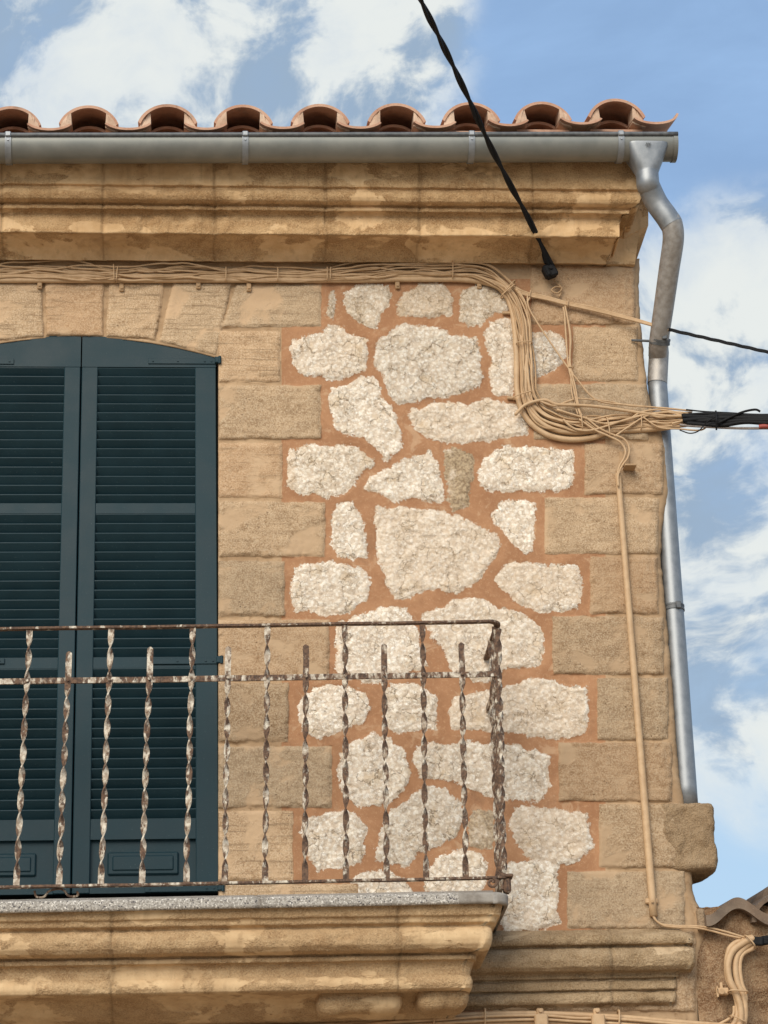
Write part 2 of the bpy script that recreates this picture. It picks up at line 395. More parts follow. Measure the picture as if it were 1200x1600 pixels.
ZINC = simple('zinc_gutter', (.21, .21, .19, 1), (.27, .265, .235, 1), 7, .46, .6, .08, .001, .54)
GALV = simple('galvanised_pipe', (.235, .245, .255, 1), (.31, .32, .33, 1), 26, .46, .65, .10, .001, .54)
BEAD = simple('dull_gutter_bead', (.085, .09, .095, 1), (.16, .16, .16, 1), 40, .5, .5, .2, .001)
OLDP = simple('aged_pipe', (.30, .27, .24, 1), (.42, .39, .36, 1), 40, .5, .6, .2, .001)
CABL = simple('beige_painted_cable', (.45, .285, .15, 1), (.55, .37, .21, 1), 25, .55, 0, .15, .001)
CABD = simple('dark_beige_cable', (.35, .215, .105, 1), (.45, .285, .15, 1), 25, .6, 0, .15, .001)
BLAK = simple('black_rubber', (.006, .006, .007, 1), (.013, .013, .014, 1), 30, .6, 0, .2, .002, spec=.2)
REDC = simple('red_cable', (.25, .04, .03, 1), (.35, .07, .05, 1), 30, .5, 0, .1)
GREC = simple('grey_cable', (.20, .16, .14, 1), (.30, .26, .23, 1), 60, .6, 0, .2)
DARK = simple('dark_interior', (.01, .012, .012, 1), (.02, .02, .02, 1), 10, .9, 0, 0)
def shutter_mat(name, k):
    m, n, b = material(name); co = n.coord('Object')
    f = n.noise(co, 6, 5, .6); gr = n.noise(n.mapping(co, (3, 3, 40)), 3, 4, .6)
    col = n.mix(n.rng(f, .3, .7), (.0125*k, .043*k, .056*k, 1), (.017*k, .053*k, .068*k, 1)); b.inputs['Specular IOR Level'].default_value = .22
    dust = n.math('MULTIPLY', n.rng(n.noise(co, 220, 2, .5), .70, .76), .45)
    col = n.mix(dust, col, (.16, .20, .19, 1))
    n.put(b.inputs['Base Color'], col); n.put(b.inputs['Roughness'], n.rng(f, .3, .7, .42, .55))
    n.put(b.inputs['Normal'], n.bump(gr, .10, .002)); return m
SHUT = shutter_mat('shutter_paint', .60)
SLAT = shutter_mat('louvre_paint', .58)
def rust_mat():
    m, n, b = material('rusty_white_iron'); co = n.coord('Object')
    f = n.noise(n.mapping(co, (1, 1, .5)), 30, 6, .64, .3); k = n.rng(f, .475, .515); f2 = n.noise(co, 90, 4, .6)
    rust = n.mix(n.rng(f2, .3, .7), (.055, .032, .022, 1), (.17, .095, .055, 1))
    pnt = n.mix(n.rng(n.noise(co, 45, 5, .66), .36, .62), (.62, .55, .44, 1), (.30, .22, .15, 1))
    side = n.attr('rustiness')
    k = n.rng(n.math('SUBTRACT', f, n.math('MULTIPLY', side, .13)), .41, .50)
    n.put(b.inputs['Base Color'], n.mix(k, rust, pnt)); n.put(b.inputs['Roughness'], n.rng(k, 0, 1, .85, .5))
    n.put(b.inputs['Normal'], n.bump(n.math('ADD', n.math('MULTIPLY', k, .8), f2), .6, .002)); return m
RUST = rust_mat()
def terrazzo():
    m, n, b = material('grey_terrazzo'); co = n.coord('Object')
    v = n.voro(co, 190, out='Color'); s = n.n.new('ShaderNodeSeparateColor'); n.put(s.inputs[0], v)
    col = n.mix(n.rng(s.outputs[0], .2, .9), (.26, .23, .195, 1), (.43, .39, .34, 1))
    col = n.mix(n.rng(s.outputs[1], .86, .9), col, (.66, .61, .54, 1))
    col = n.mix(n.rng(s.outputs[2], .9, .94), col, (.08, .07, .07, 1))
    xyz = n.n.new('ShaderNodeSeparateXYZ'); n.put(xyz.inputs[0], n.vadd(co, n.noise(co, 30, 4, .6, out='Color'), .03))
    px0 = float(px(716, 1400, .48)[0])-.2+.015; pm_ = n.rng(xyz.outputs[0], px0, px0+.004)
    col = n.mix(pm_, col, n.mix(n.rng(n.noise(co, 16, 5, .6), .35, .65), (.20, .17, .14, 1), (.31, .275, .235, 1)))
    col = n.mix(n.math('MULTIPLY', n.attr('joint'), .8), col, (.08, .06, .045, 1))
    n.put(b.inputs['Base Color'], col); b.inputs['Roughness'].default_value = .75
    n.put(b.inputs['Normal'], n.bump(n.noise(co, 150, 4, .6), .8, .004)); return m
TERR = terrazzo()
CEME = simple('grey_cement', (.19, .165, .14, 1), (.31, .28, .25, 1), 14, .85, 0, .6, .004)
GRND = simple('street_paving', (.36, .28, .20, 1), (.46, .37, .27, 1), 3, .9, 0, .4, .01)

# ------------------------------------------------------------------ ground
gm = MB(); gm.grid(np.array([[(x, y, 0.) for y in np.linspace(-300, 300, 13)] for x in np.linspace(-300, 300, 13)]))
tag(gm.build('ground', GRND), kind='structure')

# ------------------------------------------------------------------ the house
Z_BASE = 0.0
house = empty('stone_house', (0.8, 0, 0), 'old stone corner house with cream rubble wall, carved cornice and dark blue green shutters', 'house')

OUT = [(330, 1014), (360, 1010), (395, 1001), (430, 998), (470, 998), (520, 1002), (570, 1007), (610, 1013), (645, 1021), (672, 1034), (700, 1041), (740, 1043), (765, 1045), (800, 1039), (840, 1034), (880, 1033), (930, 1038), (1020, 1046), (1110, 1053), (1180, 1058), (1215, 1062), (1248, 1068), (1300, 1074), (1355, 1079), (1390, 1082), (1408, 1088), (1425, 1098), (1445, 1104), (1470, 1100), (1500, 1094), (1620, 1092)]
oy, ox = zip(*OUT)
def outline(y): return np.interp(y, oy, ox)
def arch(x): return 526.5+0.00068*(x-120)**2+np.where((x > 71) & (x < 161), -1.5, 0)
RUB = [
 [(511,455),(519,455),(522,475),(519,496),(512,492)],
 [(537,457),(567,444),(607,444),(612,460),(603,480),(593,490),(588,512),(577,513),(552,497),(538,477)],
 [(633,457),(653,444),(697,444),(705,467),(703,492),(667,493),(622,492),(627,470)],
 [(723,455),(753,444),(777,452),(797,473),(793,483),(770,488),(753,503),(743,508),(720,503),(720,473)],
 [(455,557),(457,540),(467,530),(507,520),(517,508),(533,512),(543,523),(573,533),(575,550),(570,580),(543,588),(510,592),(477,583),(463,573)],
 [(588,557),(592,533),(607,523),(630,508),(660,510),(687,513),(700,523),(727,525),(745,528),(748,543),(747,567),(752,590),(747,603),(720,613),(693,618),(667,620),(640,630),(623,627),(608,613),(600,587),(590,570)],
 [(515,623),(518,608),(547,603),(567,592),(583,593),(593,610),(590,620),(613,633),(618,657),(628,693),(620,707),(608,710),(604,723),(595,707),(587,697),(567,683),(543,677),(528,667),(522,647),(515,640)],
 [(638,647),(643,640),(657,642),(677,630),(707,630),(730,637),(753,625),(770,623),(790,633),(812,632),(826,655),(822,680),(795,684),(767,687),(733,690),(703,695),(670,685),(650,673),(643,657)],
 [(452,720),(457,707),(477,698),(510,700),(533,693),(550,695),(563,707),(582,717),(585,728),(567,737),(557,753),(537,770),(513,775),(490,770),(467,772),(453,760)],
 [(570,763),(580,750),(613,730),(633,720),(653,713),(667,708),(680,720),(687,750),(693,763),(688,783),(673,783),(653,773),(633,777),(613,780),(593,772)],
 [(695,720),(700,707),(723,703),(740,713),(740,743),(733,763),(730,787),(710,797),(700,780),(702,760),(695,740)],
 [(748,747),(760,720),(780,703),(797,700),(830,703),(862,702),(877,707),(893,707),(895,725),(897,740),(890,760),(873,765),(845,768),(820,767),(790,768),(765,765),(752,757)],
 [(762,545),(760,520),(768,503),(790,495),(805,500),(812,560),(806,600),(800,615),(780,618),(768,603),(764,580),(770,565)],
 [(832,520),(860,518),(877,527),(883,533),(882,557),(872,573),(850,587),(828,592),(824,570),(826,540)],
 [(520,815),(525,790),(540,785),(552,783),(562,800),(568,820),(572,850),(570,870),(550,875),(530,868),(520,850)],
 [(585,815),(590,797),(620,790),(660,797),(690,797),(715,805),(745,820),(775,835),(780,855),(765,880),(750,905),(715,920),(700,922),(690,917),(660,920),(645,932),(620,935),(612,915),(600,900),(592,880),(587,860),(590,840)],
 [(768,805),(785,787),(810,783),(835,790),(836,830),(830,860),(818,865),(800,850),(788,830),(775,820)],
 [(458,930),(462,893),(477,885),(517,880),(547,885),(567,893),(580,913),(578,935),(560,943),(553,953),(520,958),(493,955),(463,957)],
 [(775,905),(790,885),(820,880),(850,882),(880,885),(900,885),(908,905),(910,930),(900,950),(880,957),(850,953),(825,945),(800,930),(780,918)],
 [(527,1000),(530,975),(560,965),(595,949),(635,955),(650,975),(655,1010),(665,1035),(655,1045),(620,1052),(600,1065),(570,1067),(545,1060),(525,1045)],
 [(665,962),(672,953),(700,953),(710,937),(740,936),(765,945),(800,952),(830,965),(845,985),(848,1015),(840,1035),(815,1040),(790,1040),(765,1060),(740,1065),(715,1055),(700,1040),(690,1010),(672,985)],
 [(468,1100),(477,1083),(510,1073),(547,1075),(567,1083),(575,1100),(567,1127),(550,1130),(533,1143),(500,1153),(473,1140)],
 [(597,1087),(613,1070),(640,1070),(667,1080),(680,1087),(683,1140),(660,1143),(633,1145),(607,1140),(597,1117)],
 [(705,1110),(712,1090),(740,1085),(780,1075),(800,1068),(830,1060),(860,1065),(885,1075),(915,1072),(920,1100),(920,1130),(915,1145),(890,1152),(860,1152),(830,1150),(800,1143),(770,1140),(730,1140),(706,1137)],
 [(530,1180),(550,1160),(580,1148),(610,1155),(625,1170),(638,1205),(632,1235),(610,1250),(590,1258),(560,1262),(540,1240),(532,1210)],
 [(645,1190),(650,1170),(680,1163),(720,1160),(760,1163),(800,1165),(830,1175),(858,1185),(855,1200),(860,1225),(845,1248),(810,1252),(780,1245),(740,1235),(715,1220),(690,1215),(660,1215)],
 [(610,1263),(633,1257),(667,1232),(693,1232),(710,1250),(720,1253),(720,1280),(710,1307),(683,1323),(653,1333),(640,1352),(613,1350),(587,1343),(587,1323),(600,1293)],
 [(472,1300),(483,1280),(517,1272),(550,1272),(572,1293),(567,1333),(560,1347),(533,1353),(500,1357),(483,1340)],
 [(733,1293),(740,1267),(767,1267),(772,1290),(768,1322),(745,1325),(733,1320)],
 [(670,1360),(687,1337),(710,1330),(750,1333),(760,1347),(755,1385),(740,1400),(690,1400),(668,1390)],
 [(540,1390),(560,1365),(590,1362),(620,1370),(640,1385),(645,1395),(640,1410),(540,1410)],
 [(798,1290),(805,1265),(835,1260),(850,1262),(880,1268),(915,1270),(920,1300),(922,1325),(905,1340),(880,1348),(850,1345),(825,1335),(805,1318)],
 [(785,1370),(790,1350),(820,1343),(850,1345),(870,1352),(873,1380),(870,1420),(875,1440),(850,1450),(820,1455),(790,1455),(780,1430)],
]
WARM = {0: .5, 1: .45, 2: .4, 3: .55, 10: 1.0, 28: .85, 8: .3}
J = 341
def rc(x0, y0, x1, y1): return [(x0, y0), (x1, y0), (x1, y1), (x0, y1)]
BLK = [([(369, 443), (502, 443), (502, 510), (346, 512)], .75), (rc(J, 517, 438, 597), .8), (rc(J, 602, 502, 686), .55), (rc(J, 692, 441, 778), .7),
       (rc(J, 784, 508, 870), .55), (rc(J, 876, 445, 963), .35), (rc(J, 968, 515, 1062), .45), (rc(J, 1067, 451, 1160), .2), (rc(J, 1166, 519, 1262), .55),
       (rc(J, 1267, 458, 1376), .85), (rc(J, 1381, 560, 1440), .9),
       (rc(829, 416, 992, 507), .5), (rc(895, 511, 996, 596), .6), (rc(834, 600, 1012, 687), .5), (rc(913, 693, 1036, 772), .45), (rc(851, 777, 1029, 866), .6),
       (rc(922, 870, 1029, 959), .35), (rc(863, 963, 1037, 1054), .25), (rc(933, 1059, 1044, 1156), .3), (rc(873, 1160, 1050, 1252), .22), (rc(936, 1256, 1066, 1356), .3),
       (rc(886, 1361, 1070, 1451), .4), (rc(780, 1456, 1086, 1580), .4),
       ([(-8, 440), (64, 440), (69, 526), (-30, 534)], .8), ([(70, 440), (163, 440), (161, 524), (73, 524)], .75), ([(171, 440), (257, 440), (243, 530), (165, 525)], .8),
       ([(270, 440), (362, 440), (338, 556), (249, 533)], .85), ([(-100, 440), (-16, 440), (-38, 537), (-130, 560)], .7)]
def masonry(X, Y):
    """height towards the viewer (m) and the attributes, for photo coordinates on the wall"""
    wx = X+fbm(X/28, Y/28, 3, 4)*7; wy = Y+fbm(X/28, Y/28, 31, 4)*7
    S = np.full(X.shape, -40.); tone = np.full(X.shape, .5); warm = np.zeros(X.shape); stv = np.full(X.shape, .5); hue = np.full(X.shape, .5)
    for i, p in enumerate(RUB):
        a = np.array(p); bb = (X > a[:, 0].min()-30) & (X < a[:, 0].max()+30) & (Y > a[:, 1].min()-30) & (Y < a[:, 1].max()+30)
        if not bb.any(): continue
        s = sdf(p, wx[bb], wy[bb])+2.0; cur = S[bb]; up = s > cur
        S[bb] = np.maximum(cur, s); wm = warm[bb]; wm[up] = WARM.get(i, .08); warm[bb] = wm
        for A__, v__ in ((stv, (i*.618) % 1), (hue, (i*.377+.2) % 1)):
            q__ = A__[bb]; q__[up] = v__; A__[bb] = q__
    B = np.full(X.shape, -20.)
    ux = X+fbm(X/16, Y/16, 8, 3)*2.2; uy = Y+fbm(X/16, Y/16, 81, 3)*2.2
    for i, (p, t) in enumerate(BLK):
        a = np.array(p); bb = (X > a[:, 0].min()-22) & (X < a[:, 0].max()+22) & (Y > a[:, 1].min()-22) & (Y < a[:, 1].max()+22)
        if not bb.any(): continue
        s = sdf(p, ux[bb], uy[bb]); cur = B[bb]; up = s > cur
        B[bb] = np.maximum(cur, s); tt = tone[bb]; tt[up] = t; tone[bb] = tt; q__ = hue[bb]; q__[up] = (i*.618+.1) % 1; hue[bb] = q__
    S = np.where(B > 0, -40., S)
    f1, f2, cid = worley(X/11+fbm(X/9, Y/9, 5, 3)*.6, Y/9+fbm(X/9, Y/9, 6, 3)*.6, 11)
    g1, g2, cid2 = worley(X/4.6, Y/4.2, 23)
    k1, k2, cid3 = worley(X/26+fbm(X/20, Y/20, 55, 2)*.7, Y/22, 41)
    rough = cid*.0040+cid2*.0042+cid3*.0045+fbm(X/30, Y/30, 77, 4)*.008-np.exp(-((k2-k1)/.05)**2)*.003
    inn = np.clip((S+1)/7, 0, 1)
    hs = -.0015+inn*.002+rough*inn*.75
    hm = fbm(X/45, Y/45, 91, 3)*.006+fbm(X/7, Y/7, 92, 2)*.0008
    hb = fbm(X/40, Y/40, 15, 3)*.005+fbm(X/5, Y/5, 19, 3)*.0016-.008*np.clip(1-B/6, 0, 1)**2*(B > 0)+.005+.004*(tone < .6)
    # eroded patches near block edges
    er = np.clip((fbm(X/22, Y/14, 61, 4)+.02)*6, 0, 1)*np.clip(1-B/16, 0, 1)*(B > -1)
    hb = hb-er*.006*(tone < .6)
    inr = (X > 425) & (X < 950) & (Y > 425)
    hj = fbm(X/20, Y/20, 93, 3)*.003-.0035+np.where(Y < 530, -.004*(X < 372), 0)*(Y > 436)
    h = np.where(B > 0, hb, np.where(inr, hm-.0005, hj)); h = np.where((S > -1) & (B <= 0), hs, h)
    # red mortar zone between the jamb blocks and the corner blocks
    lim_l = 440+0*Y; lim_r = np.where(Y < 510, 832, np.where(Y < 600, 893, 960))
    red = np.clip(np.minimum(X-lim_l, 946-X)/6+.5, 0, 1)*np.clip((Y-432)/8, 0, 1)
    red = np.where((Y > 1454) & (X > 770), 0, red)
    return h, dict(stone_sdf=S, block_sdf=B, tone=tone, warm=warm, red=red, stv=stv, hue=hue)

def faces_of(nu, nv, keep=None):
    i, j = np.meshgrid(np.arange(nu-1), np.arange(nv-1), indexing='ij'); a = (i*nv+j)
    f = np.stack([a, a+nv, a+nv+1, a+1], -1)
    return f[keep] if keep is not None else f.reshape(-1, 4)
def submesh(name, V, fc, mat, parent, attrs):
    u, inv = np.unique(fc, return_inverse=True)
    return mesh(name, V[u], inv.reshape(fc.shape), mat, parent, True, {k: a.ravel()[u] for k, a in attrs.items()})

STEP = 1.9
ys = np.arange(404, 1616, STEP); ncol = int((1050-J)/STEP)
us = np.linspace(0, 1, ncol)
# front face, then the rounded edge turning into the side wall
Yg = np.repeat(ys[:, None], ncol, 1); ol = outline(ys)[:, None]
ol = ol+fbm(ys/14., ys*0, 5, 3)[:, None]*2.0
Xg = J+us[None, :]*(ol-J)
H, A = masonry(Xg, Yg)
edge = np.clip((Xg-(ol-13))/13, 0, 1)
H = H-.030*(1-np.sqrt(np.clip(1-edge**2, 0, 1)))-.004*np.clip((Xg-(ol-22))/6, 0, 1)
W = px(Xg, Yg, H)
# side wall columns: same outline carried back 4 m
nb_back = [.05, .12, .25, .6, 1.5, 4.0]
back = []
for q in nb_back:
    v = W[:, -1].copy(); v[:, 1] += q; v[:, 0] += fbm(ys/30., ys*0+q*9, 3, 3)*.02-.012*min(q*6, 1); back.append(v)
left = W[:, 0].copy(); left[:, 1] = .10
Wf = np.concatenate([left[:, None], W, np.stack(back, 1)], 1)
Af = {k: np.concatenate([v[:, :1], v, np.repeat(v[:, -1:], len(nb_back), 1)], 1) for k, v in A.items()}
Xf = np.concatenate([Xg[:, :1], Xg, np.repeat(Xg[:, -1:], len(nb_back), 1)+50], 1); Yf = np.repeat(ys[:, None], Wf.shape[1], 1)
for k in ('red',): Af[k][:, -len(nb_back):] = 0
nu, nv = Wf.shape[:2]; fc = faces_of(nu, nv).reshape(nu-1, nv-1, 4)
xc = (Xf[:-1, :-1]+Xf[1:, 1:])/2; yc = (Yf[:-1, :-1]+Yf[1:, 1:])/2
def limL(y):
    for x1, y0, y1 in ((505, 400, 514), (442, 514, 600), (506, 600, 690), (445, 690, 782), (512, 782, 873), (449, 873, 966), (519, 966, 1065), (455, 1065, 1164), (523, 1164, 1265), (462, 1265, 1379), (564, 1379, 2000)):
        if y0 <= y < y1: return x1
    return 505
def limR(y):
    for x0, y0, y1 in ((825, 400, 509), (891, 509, 598), (830, 598, 690), (909, 690, 775), (847, 775, 868), (918, 868, 961), (859, 961, 1056), (929, 1056, 1158), (869, 1158, 1254), (932, 1254, 1359), (882, 1359, 1454), (775, 1454, 2000)):
        if y0 <= y < y1: return x0
    return 800
LL = np.array([limL(y) for y in yc[:, 0]])[:, None]; LR = np.array([limR(y) for y in yc[:, 0]])[:, None]
Vf = Wf.reshape(-1, 3)
submesh('door_jamb', Vf, fc[xc < LL], WALL, house, Af)
submesh('rubble_wall', Vf, fc[(xc >= LL) & (xc <= LR)], WALL, house, Af)
submesh('corner_stonework', Vf, fc[xc > LR], WALL, house, Af)
# flat arch of wedge stones above the shutters
xs = np.arange(-106, J+1.9, STEP); xs[-1] = J
us = np.linspace(0, 1, 82)
Xa = np.repeat(xs[:, None], 82, 1); Ya = 404+us[None, :]*(arch(xs)[:, None]-404)
H, A2 = masonry(Xa, Ya); A2['red'][:] = 0
W = px(Xa, Ya, H); rev = W[:, -1].copy(); rev[:, 1] = .10
Wf = np.concatenate([W, rev[:, None]], 1); Af2 = {k: np.concatenate([v, v[:, -1:]], 1) for k, v in A2.items()}
submesh('arch_lintel', Wf.reshape(-1, 3), faces_of(*Wf.shape[:2])[:, ::-1], WALL, house, Af2)

# plain masonry of the house beyond what the photo frames: core, left part, lower storey
core = MB()
xr = float(px(975, 700, 0)[0])
xl = float(px(-106, 900, 0)[0]); zt = float(px(500, 330, 0)[2])+.25; zb = float(px(600, 1612, 0)[2])
zf = float(px(100, 404, 0)[2])
core.box(((-7+xr)/2, 2.15, zt/2), ((xr+7)/2, 2.05, zt/2))                    # behind everything
core.box(((-7+xl)/2, .06, zt/2), ((xl+7)/2, .04+.02, zt/2))                   # left of the door
core.box(((xl+2.05)/2, .055, zb/2), ((2.05-xl)/2, .045, zb/2-.002))          # lower storey
core.box(((xl+2.02)/2, .05, (zf+zt)/2), ((2.02-xl)/2, .052, (zt-zf)/2))        # above, behind the cornice
core.build('wall', BACK, house)

# ------------------------------------------------------------------ moulded stone: cornice, balcony, string course
def moulding(name, prof, ref_x, x_left, mat, parent, slope=0.0, r=0.0, back=0.0, rough=.004, seed=0, step=.0065, joints=(), attach=True):
    """prof: (photo y, depth, photo x of the right corner) down the profile."""
    pr = []
    prof = np.array(prof, float)
    # densify
    out = []
    for i in range(len(prof)-1):
        n = max(2, int(np.hypot((prof[i+1, 0]-prof[i, 0])/350, prof[i+1, 1]-prof[i, 1])/.007))
        for t in np.linspace(0, 1, n, endpoint=False): out.append(prof[i]*(1-t)+prof[i+1]*t)
    out.append(prof[-1]); prof = np.array(out)
    rows = []
    arc = np.linspace(0, np.pi/2, 7)
    pts0 = px(prof[:, 2], prof[:, 0], prof[:, 1])       # corner points
    xL = float(px(x_left, 800, 0)[0])
    xm = pts0[:, 0].min()-.08-r
    base_x = np.arange(xL, xm, step)
    for (y, d, xe), c in zip(prof, pts0):
        rr = min(r, max(d-back, 0)*.8)
        l = [(x, -d) for x in base_x]
        for t in np.linspace(0, 1, 12)[1:]: l.append((xm*(1-t)+(c[0]-rr)*t-.0, -d))
        if rr > .002:
            for a in arc: l.append((c[0]-rr+rr*math.sin(a), -d+rr-rr*math.cos(a)))
        else: l += [(c[0], -d)]*len(arc)
        for t in np.linspace(0, 1, 14)[1:]: l.append((c[0], (-d+rr)*(1-t)+(-back+.0)*t if d > back else -d))
        l = np.array(l); z = c[2]+slope*(l[:, 0]-c[0])
        rows.append(np.stack([l[:, 0], l[:, 1], z], -1))
    G = np.array(rows); U = G[..., 0]-G[..., 1]; Vv = np.cumsum(np.concatenate([[0], np.hypot(np.diff(prof[:, 0])/350, np.diff(prof[:, 1]))]))[:, None]+0*U
    nz = fbm(U*22, Vv*30, seed, 4)*rough*1.7+fbm(U*90, Vv*90, seed+3, 2)*rough*.5
    wear = np.clip(fbm(U*5, Vv*3, seed+7, 4)*5-.35, 0, 1)
    nz = nz*(.3+wear*1.1)
    for jx in joints:
        X0 = float(px(jx, 400, .25)[0]); nz = nz-.007*np.exp(-((G[..., 0]-X0)/.007)**2)
    jt = 0*U
    for jx in joints:
        X0 = float(px(jx, 400, .25)[0])+fbm(Vv*9, Vv*0+jx, 5, 2)*.012; jt = np.maximum(jt, np.exp(-((G[..., 0]-X0)/.0055)**2)+.0*Vv); jt = np.maximum(jt, .42*np.exp(-((G[..., 0]-X0-fbm(Vv*14, Vv*0+jx, 8, 3)*.05)/.045)**2)*np.clip(fbm(U*20, Vv*20, seed+11, 3)*4+.6, 0, 1))
    G[..., 1] -= nz; G[..., 2] -= np.abs(fbm(U*12, Vv*5, seed+2, 4))*rough*1.1
    mb = MB(); mb.grid(G[:, ::-1])
    o = mb.build(name, mat, parent, smooth=True); at = o.data.attributes.new('joint', 'FLOAT', 'POINT'); at.data.foreach_set('value', jt[:, ::-1].astype(np.float32).ravel()); return o
CP = [(232, .0, 1000), (234, .29, 1003), (296, .285, 1002), (298.5, .272, 1001), (301.5, .270, 1000), (304, .285, 1001), (311, .287, 1001), (318, .276, 999), (323, .255, 994), (325.5, .232, 986), (327, .232, 984), (328, .240, 983),
      (333.5, .238, 983), (334.5, .212, 974), (341, .202, 970), (350, .200, 968), (360, .205, 968), (370, .207, 968), (371.5, .195, 966), (373, .165, 964), (382, .115, 960), (393, .075, 956), (403, .052, 950), (410, .042, 948), (412, .040, 948), (413.5, .012, 947), (415, -.02, 946)]
moulding('cornice', CP, 500, -700, CORN, house, rough=.005, seed=4, joints=(-190, 0, 160, 336, 511, 660, 838), slope=0.0)
# corner block that carries the right end of the cornice
kb = MB()
for (q, d0, d1) in (([(944, 372), (1000, 350), (992, 413), (948, 413)], .022, -.5), ([(975, 318), (1013, 300), (1013, 352), (975, 372)], .03, -.5)):
    kb.quadbox(q, d0, d1)
kb.build('cornice_corner_block', CORN, house)
# eaves board between cornice and tiles
ev = MB(); a = P(-700, 232, .24); b = P(1012, 214, .26)
ev.box(((a[0]+b[0])/2, .29, a[2]-.03), ((b[0]-a[0])/2, .52, .05)); ev.build('eaves_slab', CORN, house)

# balcony slab and mouldings
y0, y1 = P(0, 1405, .47), P(760, 1390.5, .47); bsl = float((y1[2]-y0[2])/(y1[0]-y0[0]))
balcony = empty('balcony', (0.2, 0, 4.0), None, None); balcony.parent = house
balcony.location = Vector((0.2, 0, 4.0))-house.location
SLABP = [(1391, .0, 770), (1393, .46, 793), (1394, .478, 796), (1396, .482, 797), (1408, .482, 797), (1411, .476, 796), (1412, .44, 790)]
moulding('terrazzo_slab', SLABP, 500, -420, TERR, balcony, slope=bsl, r=.06, rough=.0012, seed=14, joints=(389,))
y0, y1 = P(0, 1500, .40), P(700, 1489, .40); bs2 = float((y1[2]-y0[2])/(y1[0]-y0[0]))
BP = [(1409, .30, 780), (1410, .455, 787), (1428, .446, 783), (1430, .436, 780), (1433, .432, 778), (1439, .430, 776), (1443, .412, 772), (1446, .405, 768), (1449, .425, 770), (1456, .440, 771), (1464, .444, 771), (1473, .438, 769), (1481, .420, 765), (1486, .390, 757),
      (1488, .362, 748), (1490, .362, 746), (1491, .374, 746), (1498, .374, 745), (1500, .352, 742), (1508, .340, 739), (1516, .338, 737), (1521, .342, 736), (1523, .354, 738), (1529, .366, 740), (1536, .368, 740), (1543, .360, 738), (1547, .335, 734), (1549, .27, 722),
      (1556, .21, 720), (1566, .17, 718), (1578, .13, 716), (1590, .07, 712), (1597, .0, 708), (1600, -.03, 706)]
bmo = moulding('balcony_moulding', BP, 500, -420, BALC, balcony, slope=bs2, r=.035, rough=.004, seed=24, joints=(190, 580))
# raised cement repair on the slab's right end
# string course at the right
SP = [(1449, -.01, 1060), (1455, .045, 1070), (1459, .070, 1083), (1466, .076, 1085), (1473, .070, 1085), (1475, .046, 1080), (1478, .046, 1080), (1481, .070, 1086), (1487, .088, 1088), (1497, .094, 1088), (1507, .088, 1087), (1514, .068, 1083), (1517, .034, 1068), (1519, .026, 1062),
      (1526, .026, 1062), (1527.5, .010, 1059), (1530, .010, 1058), (1532, .026, 1059), (1544, .026, 1059), (1546, .008, 1056), (1548, .012, 1056), (1551, .034, 1058), (1558, .042, 1058), (1565, .036, 1057), (1569, .014, 1053), (1574, .0, 1048), (1576, -.02, 1046)]
moulding('string_course', SP, 900, 560, COUR, house, r=.02, rough=.004, seed=34, joints=(889,))

# projecting block at the corner (the downpipe ends on it)
def rough_block(name, c, h, mat, parent, n=(26, 26, 26), amp=.010, rnd=.02, seed=0, taper=0):
    V = []; Fc = []; mb = MB()
    for ax in range(3):
        o1, o2 = [a for a in range(3) if a != ax]
        for sg in (-1, 1):
            a = np.linspace(-1, 1, n[o1]); b2 = np.linspace(-1, 1, n[o2]); A_, B_ = np.meshgrid(a, b2, indexing='ij')
            G = np.zeros(A_.shape+(3,)); G[..., o1] = A_*h[o1]; G[..., o2] = B_*h[o2]; G[..., ax] = sg*h[ax]
            hin = np.array(h)-rnd; q = np.clip(G, -hin, hin); dlt = G-q; L = np.linalg.norm(dlt, axis=-1, keepdims=True)+1e-9
            G = q+dlt/L*rnd
            nz = fbm(G[..., 0]*14+G[..., 1]*9, G[..., 2]*14+G[..., 1]*5, seed, 4)*amp+fbm((G[..., 0]+G[..., 1])*60, G[..., 2]*60, seed+4, 2)*amp*.35
            G = G+dlt/L*nz[..., None]
            if taper: 
                k = np.clip((G[..., 1]+h[1])/(2*h[1]), 0, 1)
                G[..., 0] -= taper*k*k*np.clip((G[..., 0]+h[0])/(2*h[0]), 0, 1)
            mb.grid(G+np.array(c))
    o = mb.build(name, mat, parent, smooth=True); return o
tl, br = P(1030, 1253, .012), P(1124, 1357, .012)
rough_block('corner_block', ((tl[0]+br[0])/2, .195, (tl[2]+br[2])/2), ((br[0]-tl[0])/2, .205, (tl[2]-br[2])/2), BLOK, house, n=(34, 34, 44), amp=.012, rnd=.024, seed=5, taper=.11)

# lumps on the balcony underside
for (x, y, sx, sz, d, s) in ((560, 1566, .17, .055, .20, 3), (690, 1563, .10, .05, .22, 8)):
    c = P(x, y, d); rough_block('corbel_stone', c, (sx, .09, sz), BALC, balcony, n=(22, 22, 16), amp=.012, rnd=.045, seed=s)

